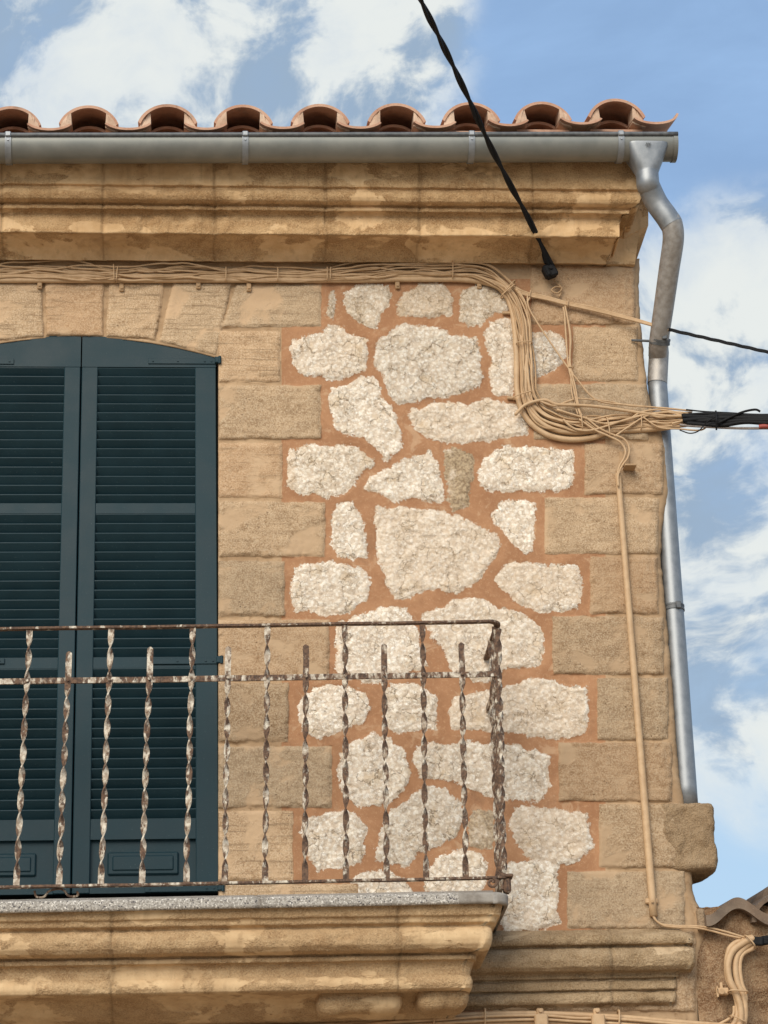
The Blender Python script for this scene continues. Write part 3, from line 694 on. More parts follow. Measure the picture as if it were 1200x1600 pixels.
# ------------------------------------------------------------------ shutters
SD = -.03   # shutter plane (3 cm behind the wall face)
def XX(x, y): return float(px(x, y, SD)[0])
def ZZ(y, x=230): return float(px(x, y, SD)[2])
xR0, xR1 = XX(124, 800), XX(338.5, 800); LWd = xR1-xR0
def build_shutter(x0, x1, inner_left, label):
    sh = empty('shutter', ((x0+x1)/2, -SD, ZZ(1395)), None, None); sh.parent = house
    sh.location = Vector(((x0+x1)/2, -SD, ZZ(1395)))-house.location
    sh['label'] = label
    t = .022
    ins, outw = .071, .093                                 # stile widths: meeting stile and hinge stile
    l0, l1 = (x0+ins, x1-outw) if inner_left else (x0+outw, x1-ins)
    zb = ZZ(1397); zs = [ZZ(y) for y in (577, 789, 805, 1029, 1046, 1281)]; zp = (ZZ(1313), ZZ(1384))
    f = MB()
    f.box(((x0+l0)/2, -SD, (zb+zs[0])/2), ((l0-x0)/2, t, (zs[0]-zb)/2), bev=.003)
    f.box(((l1+x1)/2, -SD, (zb+zs[0])/2), ((x1-l1)/2, t, (zs[0]-zb)/2), bev=.003)
    for za, zc in ((zs[1], zs[2]), (zs[3], zs[4]), (zs[5], zp[0]), (zp[1], zb)):
        f.box(((l0+l1)/2, -SD, (za+zc)/2), ((l1-l0)/2-.0005, t-.003, (za-zc)/2))
    # arched top rail
    n = 24; X = np.linspace(x0, x1, n); V = []
    pxx = np.interp(X, [XX(-92, 545), XX(124, 545), XX(339, 545)], [-92, 124, 339])
    top = [float(px(a, arch(a)+2.2, SD)[2]) for a in pxx]
    for Yd in (-SD-t, -SD+t):
        for zz in ('b', 't'):
            for i in range(n): V.append((X[i], Yd, zs[0] if zz == 'b' else top[i]))
    Fc = []
    for i in range(n-1):
        Fc += [(i, i+1, n+i+1, n+i), (2*n+i, 3*n+i, 3*n+i+1, 2*n+i+1), (n+i, n+i+1, 3*n+i+1, 3*n+i), (i, 2*n+i, 2*n+i+1, i+1)]
    Fc += [(0, n, 3*n, 2*n), (n-1, 3*n-1, 4*n-1, 2*n-1)]
    f.add(V, Fc); f.build('frame', SHUT, sh)
    for a, b_ in ((0, 1), (2, 3), (4, 5)):
        m = MB(); n = int(round((zs[a]-zs[b_])/.0437)); pit = (zs[a]-zs[b_])/n
        Rt = np.array([[1, 0, 0], [0, math.cos(.62), -math.sin(.62)], [0, math.sin(.62), math.cos(.62)]])
        for i in range(n):
            zc = zs[a]-(i+.5)*pit+random.uniform(-.0012, .0012)
            Rt = np.array([[1, 0, 0], [0, math.cos(.62+(j:=random.uniform(-.05, .05))), -math.sin(.62+j)], [0, math.sin(.62+j), math.cos(.62+j)]])
            # slat slopes down and out
            m.box(((l0+l1)/2, -SD-.001, zc), ((l1-l0)/2+.004, .0052, pit*.60), M=Rt.T if False else np.array([[1, 0, 0], [0, Rt[1, 1], Rt[1, 2]*-1*-1], [0, Rt[2, 1], Rt[2, 2]]]), bev=.0025)
        m.box(((l0+l1)/2, -SD+t+.004, (zs[a]+zs[b_])/2), ((l1-l0)/2+.01, .002, (zs[a]-zs[b_])/2+.01))
        m.build('louvre_panel', SLAT, sh)
    p = MB(); p.box(((l0+l1)/2, -SD+.006, sum(zp)/2), ((l1-l0)/2, .005, (zp[0]-zp[1])/2))
    w_ = (l1-l0)/2-.07
    p.box(((l0+l1)/2, -SD-.003, sum(zp)/2-.003), (w_, .007, .048), bev=.006)
    p.box(((l0+l1)/2, -SD-.008, sum(zp)/2-.003), (w_-.02, .007, .032), bev=.005)
    p.build('bottom_panel', SHUT, sh)
    # strap hinges
    for y in (568.5, 1036, 1389):
        z = ZZ(y, 300 if inner_left else -60)-(.004 if y > 1300 else 0); hl = .30
        h = MB(); xe = x1 if inner_left else x0; sg = 1 if inner_left else -1
        h.box((xe-sg*hl/2, -SD-t-.0025, z), (hl/2, .0022, .013), bev=.001)
        for q in (.02, .05, .17, .28): h.tube(np.array([(xe-sg*q, -SD-t-.004, z), (xe-sg*q, -SD-t-.008, z)]), .0042, 8)
        h.box((xe+sg*.008, -SD-t-.012, z+.001), (.013, .010, .015), bev=.003)
        h.tube(np.array([(xe+sg*.017, -SD-t-.020, z-.018), (xe+sg*.017, -SD-t-.020, z+.016)]), .007, 8)
        h.build('hinge', SHUT, sh)
    return sh
build_shutter(xR0, xR1, True, 'right hand shutter leaf with its hinges against the stone jamb')
build_shutter(xR0-.006-LWd, xR0-.006, False, 'left hand shutter leaf cut off by the edge of the photo')
df = MB(); df.box(((2*xR0-.006)/2, .095, ZZ(950)), (LWd+.05, .004, 1.5)); df.build('door_opening', DARK, house)

# ------------------------------------------------------------------ roof tiles
def arcpts(c, rx, rz, a0, a1, n): a = np.linspace(a0, a1, n); return np.stack([c[0]+rx*np.cos(a), c[1]+rz*np.sin(a)], -1)
roof = MB(); rm = MB(); roofin = MB()
DT = .42; SL = math.tan(math.radians(17)); RB = 5.0
def extr(mb, line_out, line_in, y0, y1, dz=SL):
    """thick shell between two polylines in X,Z from depth y0 back to y1"""
    n = len(line_out); V = []
    for y in (y0, y1):
        for L_ in (line_out, line_in): V += [(x, y, z+dz*(y-y0)) for x, z in L_]
    Fc = []
    for i in range(n-1):
        Fc += [(i, i+1, n+i+1, n+i), (2*n+i, 3*n+i, 3*n+i+1, 2*n+i+1), (i, 2*n+i, 2*n+i+1, i+1), (n+i, n+i+1, 3*n+i+1, 3*n+i)]
    Fc += [(0, n, 3*n, 2*n), (n-1, 3*n-1, 4*n-1, 2*n-1)]
    mb.add(V, Fc)
peaks = [(-220, 165), (-101, 164.5), (18, 164), (139, 163.5), (262, 163.5), (380, 163), (500, 162.5), (619, 161.5), (735, 160), (847, 157), (961, 155)]
pk = [P(x, y, DT) for x, y in peaks]
mortars = []
for i, c in enumerate(pk):
    cx = c[0]; zp_ = c[2]+random.uniform(-.002, .002); jit = random.uniform(-.008, .008)
    a0 = math.radians(21); cz = zp_-.147
    def cov(y0, y1, dr, dz, mb):
        o_ = arcpts((cx, cz+dz), .141-dr, .147-dr, math.pi-a0, a0, 22); i_ = arcpts((cx, cz+dz), .141-dr-.014, .147-dr-.014, math.pi-a0*.9, a0*.9, 22)
        extr(mb, o_, i_, y0, y1)
    cov(-DT+jit, RB, 0, 0, roof); cov(-DT+.34, RB, 0, .02, roof); cov(-DT+.13, RB, .016, -.012, roofin)
    nx = pk[i+1] if i+1 < len(pk) else c+np.array([.338, 0, .0])
    mx = (cx+nx[0])/2; low = (zp_+nx[2])/2-.153; hw = (nx[0]-cx)/2-.064
    a1, a2 = math.pi+.48, 2*math.pi-.48
    if i == len(pk)-1: a2 = 2*math.pi-.02
    ch_o = arcpts((mx, low+.060), hw+.004, .060, a1, a2, 24); ch_i = arcpts((mx, low+.060), hw-.005, .048, a1, a2, 24)
    extr(roof, ch_i, ch_o, -DT-.03+random.uniform(-.006, .006), RB)
    for sg in (-1, 1):
        if i == len(pk)-1 and sg > 0: pass
        nrx = (cx+nx[0])/2-cx if sg > 0 else (cx-pk[i-1][0])/2 if i else .169
        top_ = [(cx+sg*u, cz+.135*math.sqrt(max(0, 1-(u/.129)**2))-.001) for u in np.linspace(.124, .080+random.uniform(-.006, .004), 7)]
        bot = [(cx+sg*u, low+.062-.058*math.sqrt(max(0, 1-((nrx-u)/(nrx-.062))**2))) for u in np.linspace(.074, .131, 7)]
        loop = top_+bot; n = len(loop); yj = -DT+.004+random.uniform(-.003, .004)
        V = [(x+random.uniform(-.001, .001), yj+random.uniform(-.004, .004), z) for x, z in loop]+[(x, -DT+.12, z+.035) for x, z in loop]
        cen = np.mean(V[:n], 0)+np.array([0, -.004, 0])
        mm = MB(); mm.add(V+[tuple(cen)], [(k, (k+1) % n, 2*n) for k in range(n)]+[tuple(range(2*n-1, n-1, -1))]+[(k, k+n, (k+1) % n+n, (k+1) % n) for k in range(n)]); mortars.append(mm)
    extr(roofin, [(cx-.12, low+.012), (cx+.12, low+.012)], [(cx-.12, low), (cx+.12, low)], -DT+.03, RB)
    extr(roofin, [(cx-.125, cz+.12), (cx+.125, cz+.12)], [(cx-.12, low-.02), (cx+.12, low-.02)], -DT+.24, -DT+.28)
rf = roof.build('roof', TILE, house, auto=35)
for mm in mortars: mm.build('mortar_filling', TMOR, rf, auto=35)
roofin.build('under_tile', TILE, rf, auto=35)
# gable verge tile edge at the right behind the funnel
vg = MB(); a = P(1034, 255, .1); vg.box((a[0]+.01, 1.3, a[2]+.55), (.02, 1.2, .06), M=np.array([[1, 0, 0], [0, math.cos(.29), -math.sin(.29)], [0, math.sin(.29), math.cos(.29)]]).T.T, bev=.01)
vg.build('verge_board', TILE, rf)

# ------------------------------------------------------------------ gutter
gut = empty('rain_gutter', P(530, 235, .40), 'half round grey zinc gutter running under the clay roof tiles', 'gutter')
GD = .455; GR = .072
ga, gb = P(-700, 214.5, GD), P(1059, 211.5, GD)
gc = lambda x: np.array([x, -GD+.0, ga[2]+(gb[2]-ga[2])*(x-ga[0])/(gb[0]-ga[0])])
m = MB(); ang = np.linspace(math.pi, 2*math.pi, 25)
xsn = np.linspace(ga[0], gb[0], 90)
def gsec(x, r, squash=1.0): 
    c = gc(x); return np.array([c+np.array([0, r*math.cos(a)+GR-.004, (r*math.sin(a))*squash-.006]) for a in ang])
m.grid(np.array([gsec(x, GR, 1.12) for x in xsn])); m.grid(np.array([gsec(x, GR-.003, 1.12) for x in xsn])[:, ::-1])
m.build('channel', ZINC, gut, smooth=True)
m = MB(); m.tube(np.array([gc(x)+np.array([0, -.004, 0.004]) for x in xsn]), .0115, 12); m.build('rolled_rim', BEAD, gut, smooth=True)
m = MB(); s = gsec(gb[0]-.001, GR+.003, 1.12); k = [tuple(p) for p in s]; k2 = [tuple(p+np.array([-.006, 0, 0])) for p in s]; n = len(k)
m.add(k+k2, [tuple(range(n)), tuple(range(2*n-1, n-1, -1))]+[(i, i+n, i+n+1, i+1) for i in range(n-1)]+[(n-1, 2*n-1, n, 0)])
for s_ in (0,):
    m.grid(np.array([gsec(x, GR+.0035, 1.12) for x in np.linspace(gb[0]-.02, gb[0], 3)]))
m.build('end_cap', ZINC, gut, smooth=False)
for bx in (12, 383.5, 738, 972):
    m = MB(); xb = float(P(bx, 235, GD)[0]); wd = .0135
    m.grid(np.array([gsec(x, GR+.006, 1.12) for x in (xb-wd, xb+wd)])); m.grid(np.array([gsec(x, GR+.001, 1.12) for x in (xb-wd, xb+wd)])[:, ::-1])
    for sx in (-1, 1):
        a_ = gsec(xb+sx*wd, GR+.001, 1.12); b_ = gsec(xb+sx*wd, GR+.006, 1.12); m.grid(np.stack([a_, b_], 0) if sx < 0 else np.stack([b_, a_], 0))
    m.box(gc(xb)+np.array([0, -.006, .005]), (wd, .013, .013), bev=.004)
    m.tube(np.array([gc(xb)+np.array([0, -.006, -.022]), gc(xb)+np.array([0, -.012, -.022])]), .005, 8)
    m.box(gc(xb)+np.array([0, .10, .0]), (wd, .10, .002))
    m.build('bracket', GALV, gut, auto=40)

# ------------------------------------------------------------------ downpipe
dpipe = empty('downpipe', P(1045, 700, -.10), 'round grey metal downpipe bending from the gutter funnel down behind the house corner', 'downpipe')
m = MB()
GY = -GD+GR-.004
def ring(cx, cy, z, rx, ry, p=2.0, n=28):
    a = np.linspace(0, 2*np.pi, n, endpoint=False)
    return np.stack([cx+rx*np.sign(np.cos(a))*np.abs(np.cos(a))**(2/p), cy+ry*np.sign(np.sin(a))*np.abs(np.sin(a))**(2/p), z+0*a], -1)
ft = P(1013, 222, GD); fb = P(1014, 264, GD-.02)
m.grid(np.array([ring(ft[0], GY, ft[2], .094, GR+.008, 6), ring(ft[0], GY, ft[2]-.012, .093, GR+.008, 6), ring(fb[0], GY, fb[2]+.012, .053, .052, 2.6), ring(fb[0], GY, fb[2], .051, .051), ring(fb[0], GY, fb[2]-.02, .051, .051)])[::-1], closev=True)
m.build('funnel', GALV, dpipe, auto=40)
em = MB(); ec = P(1013, 226, GD+.012)
ec[1] = GY-GR-.0095
for k in range(8):
    a = k*math.pi/4; d_ = np.array([math.cos(a), 0, math.sin(a)]); 
    em.tube(np.array([ec+d_*.006, ec+d_*.014]), .0012, 5)
em.tube(np.array([ec+np.array([math.cos(a)*.0045, 0, math.sin(a)*.0045]) for a in np.linspace(0, 2*np.pi, 14)]), .0009, 5)
em.build('stamped_mark', BEAD, dpipe)
pp = [(fb[0], GY, fb[2]+.01), (fb[0], GY, fb[2]-.05)]
P1 = P(1026, 317, .34); P2 = P(1050, 352, .33); P3 = P(1052, 375, .30); P4 = P(1044, 430, .20); P5 = P(1030, 530, .02); P6 = P(1027, 570, -.06)
P4 = P3+(P5-P3)*.4
pts = spline([pp[0], pp[1], P(1014, 292, .37), P1, P(1041, 338, .335), P2-np.array([0, 0, .0])], 7)
m = MB(); m.tube(pts, .0515, 24, up=(1, 0, 0), caps=False); m.build('pipe_elbow', GALV, dpipe, smooth=True)
pts = spline([P2+np.array([-.012, 0, .03]), P2, P3, P3+(P5-P3)*.3, P3+(P5-P3)*.65, P5, P(1028, 556, -.05)], 8)
m = MB(); m.tube(pts, np.linspace(.0505, .0435, len(pts)), 24, up=(1, 0, 0), caps=False); m.build('pipe_offset', OLDP, dpipe, smooth=True)
v0 = P(1029, 545, -.06); x1_ = P(1070, 1245, -.06)
lowx = P(1075, 1255, -.06)
pts = np.array([P(1026.5, 556, -.062), P(1026.5, 588, -.065)]);
m = MB(); m.tube(np.array([v0+(0, 0, .01), v0+(0, 0, -.02), P(1027, 600, -.065)]), .0455, 24, up=(1, 0, 0), caps=False)
m.build('pipe_collar', OLDP, dpipe, smooth=True)
vz0 = P(1026.5, 588, -.065); vz1 = P(1075, 1262, -.065)
pts = np.stack([np.linspace(vz0[i], vz1[i], 24) for i in range(3)], -1); pts[:, 1] = .065
m = MB(); m.tube(pts, .0435, 28, up=(1, 0, 0)); m.build('pipe_section', GALV, dpipe, smooth=True)
for (x, y, d, dr) in ((1031, 533, .015, (P5-P3)), (1054, 951, -.065, np.array([0, 0, -1.]))):
    c = P(x, y, d)
    if y > 900:
        t_ = (c[2]-vz0[2])/(vz1[2]-vz0[2]); c = vz0+(vz1-vz0)*t_; c[1] = .065
    dr = dr/np.linalg.norm(dr)
    m = MB(); 
    for o_ in (-.009, .009): m.tube(np.array([c+dr*(o_-.004), c+dr*(o_+.004)]), .0475, 24, up=(1, 0, 0), caps=True)
    m.tube(np.array([c+dr*-.012, c+dr*.012]), .0462, 24, up=(1, 0, 0), caps=True)
    m.box(c+np.array([.012, -.047, 0]), (.012, .008, .016), bev=.003)
    m.tube(np.array([c+np.array([-.04, .0, .0]), c+np.array([-.13, 0.0, 0.004])]), .006, 8)
    m.build('pipe_clamp', BEAD, dpipe, auto=40)

# ------------------------------------------------------------------ balcony railing
rail = empty('balcony_railing', P(400, 1388, .45), 'rusty white painted iron railing with twisted bars around the balcony edge', 'railing')
RD = .45
def rust_build(mb, name, k, auto=40):
    o = mb.build(name, RUST, rail, auto=auto)
    at = o.data.attributes.new('rustiness', 'FLOAT', 'POINT')
    at.data.foreach_set('value', np.full(len(mb.V), k, np.float32)); return o
def rect(w_, t_): return np.array([(-t_, -w_), (t_, -w_), (t_, w_), (-t_, w_)])
xcn = 779.
ctop = P(xcn, 973, RD); xcorner = float(ctop[0])
def rail_path(yL, yR, r=.045, xl=-420):
    a = P(0, yL, RD); b = P(760, yR, RD); sl = (b[2]-a[2])/(b[0]-a[0]); zc = b[2]+(xcorner-b[0])*sl
    x0 = float(P(xl, 1000, RD)[0]); pts = [(x, -RD, zc+(x-xcorner)*sl) for x in np.linspace(x0, xcorner-r, 40)]
    pts += [(xcorner-r+r*math.sin(t), -RD+r-r*math.cos(t), zc) for t in np.linspace(0.1, np.pi/2, 9)]
    pts += [(xcorner, y, zc) for y in np.linspace(-RD+r+.03, .02, 8)]
    return np.array(pts), sl, zc
tp, tsl, tz = rail_path(983.5, 971.5); mp, msl, mz_ = rail_path(1065.5, 1053.5, .02); bp, bsl_, bz = rail_path(1387, 1372, .02)
mp[:, 0] -= np.clip((mp[:, 0]-xcorner+.1)/.1, 0, 1)*.008; bp[:, 0] -= np.clip((bp[:, 0]-xcorner+.2)/.2, 0, 1)*.030
def jitter(p, a=.0012): q = p.copy(); q[:, 2] += fbm(p[:, 0]*5+p[:, 1]*5, p[:, 0]*0, 3, 3)*a*2; return q
m = MB(); m.tube(jitter(tp), 1.0, prof=rect(.0035, .0125)[:, ::-1]*np.array([1.0, 1.0]), up=(0, 0, 1)) if False else m.tube(jitter(tp), 1.0, prof=rect(.0125, .0045), up=(0, 0, 1))
rust_build(m, 'top_rail', 1.0)
m = MB(); m.tube(jitter(mp), 1.0, prof=rect(.0045, .0115)[:, :], up=(0, 0, 1))
rust_build(m, 'middle_rail', .45)
m = MB(); m.tube(jitter(bp), 1.0, prof=rect(.012, .0045), up=(0, 0, 1))
rust_build(m, 'bottom_rail', .75)
tall = [(47, 985, 25), (174, 983, 158), (301, 981, 291), (418, 980, 414), (539, 979, 541), (660, 977, 666)]
short = [(108, 1018, 92), (235, 1011, 222), (357, 1010, 351), (478, 1007, 477), (600, 1006, 604), (721, 1004, 728)]
bars = [(a, b_, c, True) for a, b_, c in tall]+[(a, b_, c, False) for a, b_, c in short]
sp = (P(301, 980, RD)[0]-P(174, 980, RD)[0])
for k in range(1, 5):                       # continue out of the frame to the left
    xw = float(P(47, 985, RD)[0])-sp*k/2; bars.append((None, None, xw, k % 2 == 0))
def railz(x, zc, sl): return zc+(x-xcorner)*sl
def baluster(ptop, pbot, zmid, is_tall, ph, k, yb=None):
    n = 110; t = np.linspace(0, 1, n); pts = ptop+(pbot-ptop)*t[:, None]
    z = pts[:, 2]; L_ = .100
    flat0 = zmid-.022; start = ptop[2]-.03 if is_tall else flat0
    tw = np.where(z < start, (start-z)/L_*np.pi, 0.0); end = pbot[2]+.045; tw = np.minimum(tw, (start-end)/L_*np.pi)
    # round off to a whole half turn at the foot and lie flat at the middle rail
    tot = (start-end)/L_*np.pi; tw = tw*(round(tot/np.pi)*np.pi/tot)
    m = MB(); hw = .0122
    r = np.ones(n)
    if not is_tall:
        q = (ptop[2]-z); r = np.where(q < .012, np.sqrt(np.clip(1-((.012-q)/.012)**2, .05, 1)), 1)
    prof = rect(hw, .0032)
    wob = fbm(z*9+ph, z*0, int(ph*10) % 97, 2)*.003; pts[:, 0] += wob
    tw = tw+fbm(z*5, z*0+ph, 9, 2)*.35*(tw > 0)
    m.tube(pts, r, prof=prof, twist=tw, up=(0, -1, 0))
    # rivet at the middle rail
    c = ptop+(pbot-ptop)*((ptop[2]-zmid)/(ptop[2]-pbot[2]))
    m.tube(np.array([c+np.array([0, -.009, 0]), c+np.array([0, -.0145, 0])]), .006, 8)
    return rust_build(m, 'baluster', k, auto=60)
for i, (a, b_, c, tl_) in enumerate(bars):
    if a is not None:
        xt = float(P(a, b_, RD)[0]); xb = float(P(c, 1375, RD)[0])
    else: xt = c; xb = c-.03
    zt_ = railz(xt, tz, tsl)-.004 if tl_ else (float(P(a, b_, RD)[2]) if a is not None else railz(xt, mz_, msl)+.11)
    zb_ = railz(xb, bz, bsl_)+.004
    baluster(np.array([xt, -RD-.002+(.0 if tl_ else 0), zt_]), np.array([xb, -RD, zb_]), railz((xt+xb)/2, mz_, msl), tl_, i*1.7+.3, .15+.5*random.random()*(1 if i > 2 else .6)+(.25 if xt > 0.3 else 0))
# the side of the railing, seen almost end on
for j, (yy, tl_) in enumerate(((-.40, True), (-.32, False), (-.235, True))):
    xt = xcorner+.004; zt_ = tz-.004 if tl_ else mz_+.115
    n = 100
    baluster(np.array([xt-.012, yy, zt_]), np.array([xt-.036, yy, bz+.003]), mz_, tl_, j*2.3+9, .65)
# heavier corner post
m = MB(); n = 120; z = np.linspace(tz-.03, bz-.045, n); tw = (tz-z)/.10*np.pi*.8
m.tube(np.stack([0*z+xcorner-.004-.03*(tz-z)+fbm(z*7, z*0, 4, 2)*.004, 0*z-RD+.012, z], -1), 1.0, prof=rect(.0145, .009), twist=tw, up=(0, -1, 0)); rust_build(m, 'corner_post', .7, auto=60)
# scroll feet
def scroll(pts, nm='scroll_foot', r=.006):
    m = MB(); m.tube(np.asarray(pts), 1.0, prof=rect(.010, .0028), up=(0, -1, 0)) if False else m.tube(np.asarray(pts), r, 8)
    return rust_build(m, nm, .8)
scroll(path([(54, 1392), (56, 1400), (62, 1402.5), (69, 1401), (76, 1393), (84, 1390), (94, 1389), (101, 1392), (106, 1399), (113, 1401), (120, 1400), (122, 1396), (120, 1393)], 5, d=RD-.02), r=.0045)
c = P(768, 1378, RD); th = np.linspace(0, 2.6*np.pi, 40); rad = .006+.016*th/th[-1]
scroll(np.stack([c[0]+rad*np.cos(th), 0*th-RD-.01, c[2]-.006+rad*np.sin(th)], -1), r=.006)
m = MB(); m.box((xcorner-.022, -RD+.02, bz-.028), (.015, .022, .030), bev=.008); m.box((xcorner-.024, -RD+.02, bz+.008), (.026, .03, .006), bev=.003); rust_build(m, 'post_foot', 1.0)

# ------------------------------------------------------------------ cables
def bundle_offsets(center, offs, radii, depth, seed, wob=1.0, pinch=()):
    """centre: photo polyline -> list of world paths, one per cable"""
    q = spline([(a[0], a[1]) for a in center], 9); T = np.gradient(q, axis=0); L_ = np.linalg.norm(T, axis=1); T /= L_[:, None]
    s = np.cumsum(L_); N = np.stack([-T[:, 1], T[:, 0]], -1)       # points down for a rightward path
    wdt = np.interp(s, [s[0]]+[s[-1]], [1, 1])
    env = np.ones(len(s))
    for pxx_, k in pinch:
        j = np.argmin(np.hypot(q[:, 0]-pxx_[0], q[:, 1]-pxx_[1])); env = np.minimum(env, k+(1-k)*np.clip(np.abs(s-s[j])/60, 0, 1)**.7)
    out = []
    for i, (o_, r) in enumerate(zip(offs, radii)):
        w_ = fbm(s/75+i*7.3, s*0+seed, seed+i, 3)*11*wob*(0.15 if r > .010 else 1)
        w_ = w_*np.clip(env*1.2-.2, .15, 1)
        off = (o_*env+w_); 
        dd = depth+r*1.0+(vn(s/50+i*3.1, s*0, seed+50+i)+.5)*.022*(0 if r > .010 else 1)
        out.append(px(q[:, 0]+N[:, 0]*off, q[:, 1]+N[:, 1]*off, dd))
    return out, q, N
bun = empty('cable_bundle', P(560, 425, .05), 'thick bundle of beige cables under the cornice bending down and right round the rubble wall', 'cable bundle')
CEN = [(-420, 428), (-200, 427), (-60, 426), (60, 426), (178, 428), (265, 428), (353, 429), (434, 429), (513, 429), (600, 424), (700, 423), (745, 425), (775, 438), (798, 458), (813, 490), (820, 530), (823, 570), (825, 605), (833, 632), (852, 652), (885, 664), (920, 668), (960, 664), (1005, 659), (1045, 657), (1082, 655)]
offs = [14, 10.5, 7, 4, 1, -2, -5, -8, -11, -13, 2.5, -6.5, 9]
radii = [.0115, .0105, .0058, .0050, .0056, .0044, .0052, .0044, .0046, .0042, .0040, .0046, .0048]
pin = [((178, 428), .8), ((353, 429), .75), ((434, 429), .75), ((513, 429), .75), ((707, 423), .85), ((798, 458), .8), ((822, 540), .8), ((826, 612), .75), ((1000, 660), .8), ((1082, 655), .7)]
# beyond the bend two fat cables swing out lower
paths, q, N = bundle_offsets(CEN, offs, radii, .012, 3, 1.0, pin)
for i, (pt, r) in enumerate(zip(paths, radii)):
    if i == 0 or i == 1: continue
    m = MB(); m.tube(pt, r, 8); m.build('cable', CABL if i % 3 else CABD, bun, smooth=True)
FAT = [[(-420, 440), (-60, 438), (178, 438), (353, 437.5), (513, 438), (640, 436.5), (720, 437), (760, 442), (782, 452), (797, 475), (804, 510), (807, 560), (808, 610), (814, 638), (830, 662), (856, 680), (890, 687), (925, 684), (955, 674), (1000, 672), (1040, 668), (1078, 661)],
       [(-420, 433), (-60, 432), (178, 432), (353, 432), (513, 431), (640, 431), (730, 432), (775, 443), (797, 458), (810, 490), (814, 530), (816, 575), (817, 610), (822, 632), (838, 654), (862, 670), (895, 676), (930, 674), (965, 670), (1010, 664), (1050, 661), (1080, 657)],
       [(790, 446), (808, 470), (818, 505), (823, 550), (821, 600), (824, 622), (840, 640), (865, 655), (900, 662), (940, 664), (985, 660), (1030, 668), (1078, 662)]]
for i, (pt, r) in enumerate(zip(FAT, (.0128, .0118, .0105))):
    m = MB(); m.tube(path(pt, 8, d=.016+.004*i), r, 12); m.build('cable', CABL, bun, smooth=True)
# strays at the lower right
for pt, r, nm in (([(805, 648), (822, 632), (850, 625), (870, 632), (900, 633), (940, 636), (1000, 645), (1040, 650), (1078, 650)], .0075, 0),
              ([(842, 626), (865, 634), (885, 628), (897, 624)], .005, 0),
              ([(880, 655), (890, 665), (905, 672), (930, 671), (980, 655), (1010, 648), (1030, 652), (1050, 650), (1076, 648)], .0052, 0),
              ([(870, 640), (910, 652), (950, 662), (1000, 650), (1030, 645), (1060, 644), (1078, 648), (1074, 655), (1050, 662)], .005, 0),
              ([(1005, 652), (1030, 668), (1060, 670), (1095, 672), (1110, 660)], .004, 0),
              ([(985, 655), (1000, 645), (1028, 640), (1060, 645), (1076, 652)], .005, 0),
              ([(960, 682), (985, 665), (1010, 650), (1040, 644), (1070, 650)], .0045, 0)):
    m = MB(); m.tube(path(pt, 7, d=.045), r, 8); m.build('cable', CABL, bun, smooth=True)
def tie(x, y, ang, half, r=.0028, d=.03, nm='cable_tie', parent=bun, dep=.022):
    """ring round the bundle: ang = direction across it in the photo (deg)"""
    c = P(x, y, d); e = P(x+10*math.cos(math.radians(ang)), y+10*math.sin(math.radians(ang)), d)-c; e /= np.linalg.norm(e)
    a = np.linspace(0, 2*np.pi, 22); hm = half/365.
    pts = np.array([c+e*hm*math.copysign(abs(math.cos(t))**.6, math.cos(t))+np.array([0, -dep, 0])*math.copysign(abs(math.sin(t))**.6, math.sin(t)) for t in a])
    m = MB(); m.tube(pts, r, 6, caps=False); m.build(nm, CABL, parent, smooth=True)
for x, y, a, h in ((178, 427, 88, 15), (183, 429, 96, 13), (353, 429, 90, 12), (434, 429, 90, 12), (511, 429, 90, 12), (516, 429, 92, 12), (707, 422, 90, 15), (796, 449, -48, 15), (794, 455, -40, 17), (819, 537, -2, 13), (816, 618, -18, 16), (908, 659, 84, 15), (950, 668, 80, 17), (1001, 660, 88, 13)):
    tie(x, y, a, h)
for x, y in ((190, 449), (310, 445), (389, 449), (621, 445), (749, 445), (-100, 447), (62, 445)):
    m = MB(); c = P(x, y, .012); m.box(c, (.0105, .006, .021), bev=.003); m.box(c+np.array([0, -.008, -.008]), (.005, .004, .004), bev=.001)
    m.build('wall_clip', CABD, bun)
for x, y in ((792, 489), (800, 622)):
    m = MB(); c = P(x, y, .012); m.box(c, (.022, .006, .007), bev=.003); m.build('wall_clip', CABD, bun)
# black sleeve of the bundle leaving over the street
m = MB()
endd = .30
def strand(mb, pts, r, per=8, seg=8): mb.tube(path(pts, per), r, seg)
for k in range(7):
    o_ = (k-3)*2.6; j = lambda: random.uniform(-3, 3)
    strand(m, [(1072+j()*3, 655+o_*.8, .05), (1100, 655+o_+j(), .07), (1130, 654+o_+j(), .10), (1165, 655+o_*.9+j(), .14), (1215, 655+o_*.8, .2), (1400, 655+o_*.8, .5), (1900, 650+o_*.5, 1.4)], random.uniform(.007, .012))
m.build('black_sleeve', BLAK, bun, smooth=True)
m = MB(); strand(m, [(1062, 664, .04), (1090, 666, .06), (1150, 669, .11), (1215, 669, .18), (1400, 668, .45), (1900, 660, 1.4)], .006); m.build('grey_cable', GREC, bun, smooth=True)
m = MB(); strand(m, [(1186, 667, .16), (1196, 666, .17), (1230, 667, .21), (1420, 668, .5)], .0105); m.build('red_marker', REDC, bun, smooth=True)
m = MB(); strand(m, [(1120, 662, .11), (1145, 650, .13), (1163, 643, .15), (1180, 640, .16), (1188, 643, .16)], .0055)
strand(m, [(1062, 672, .05), (1078, 677, .06), (1092, 673, .08), (1104, 660, .10), (1118, 651, .11)], .0028)
strand(m, [(1072, 640, .05), (1100, 643, .07), (1140, 645, .11), (1170, 647, .14), (1215, 648, .2)], .0035)
for x in (1118, 1118.8): strand(m, [(x, 642, .11), (x+1, 655, .135), (x+1, 672, .11)], .003)
m.build('black_stray', BLAK, bun, smooth=True)

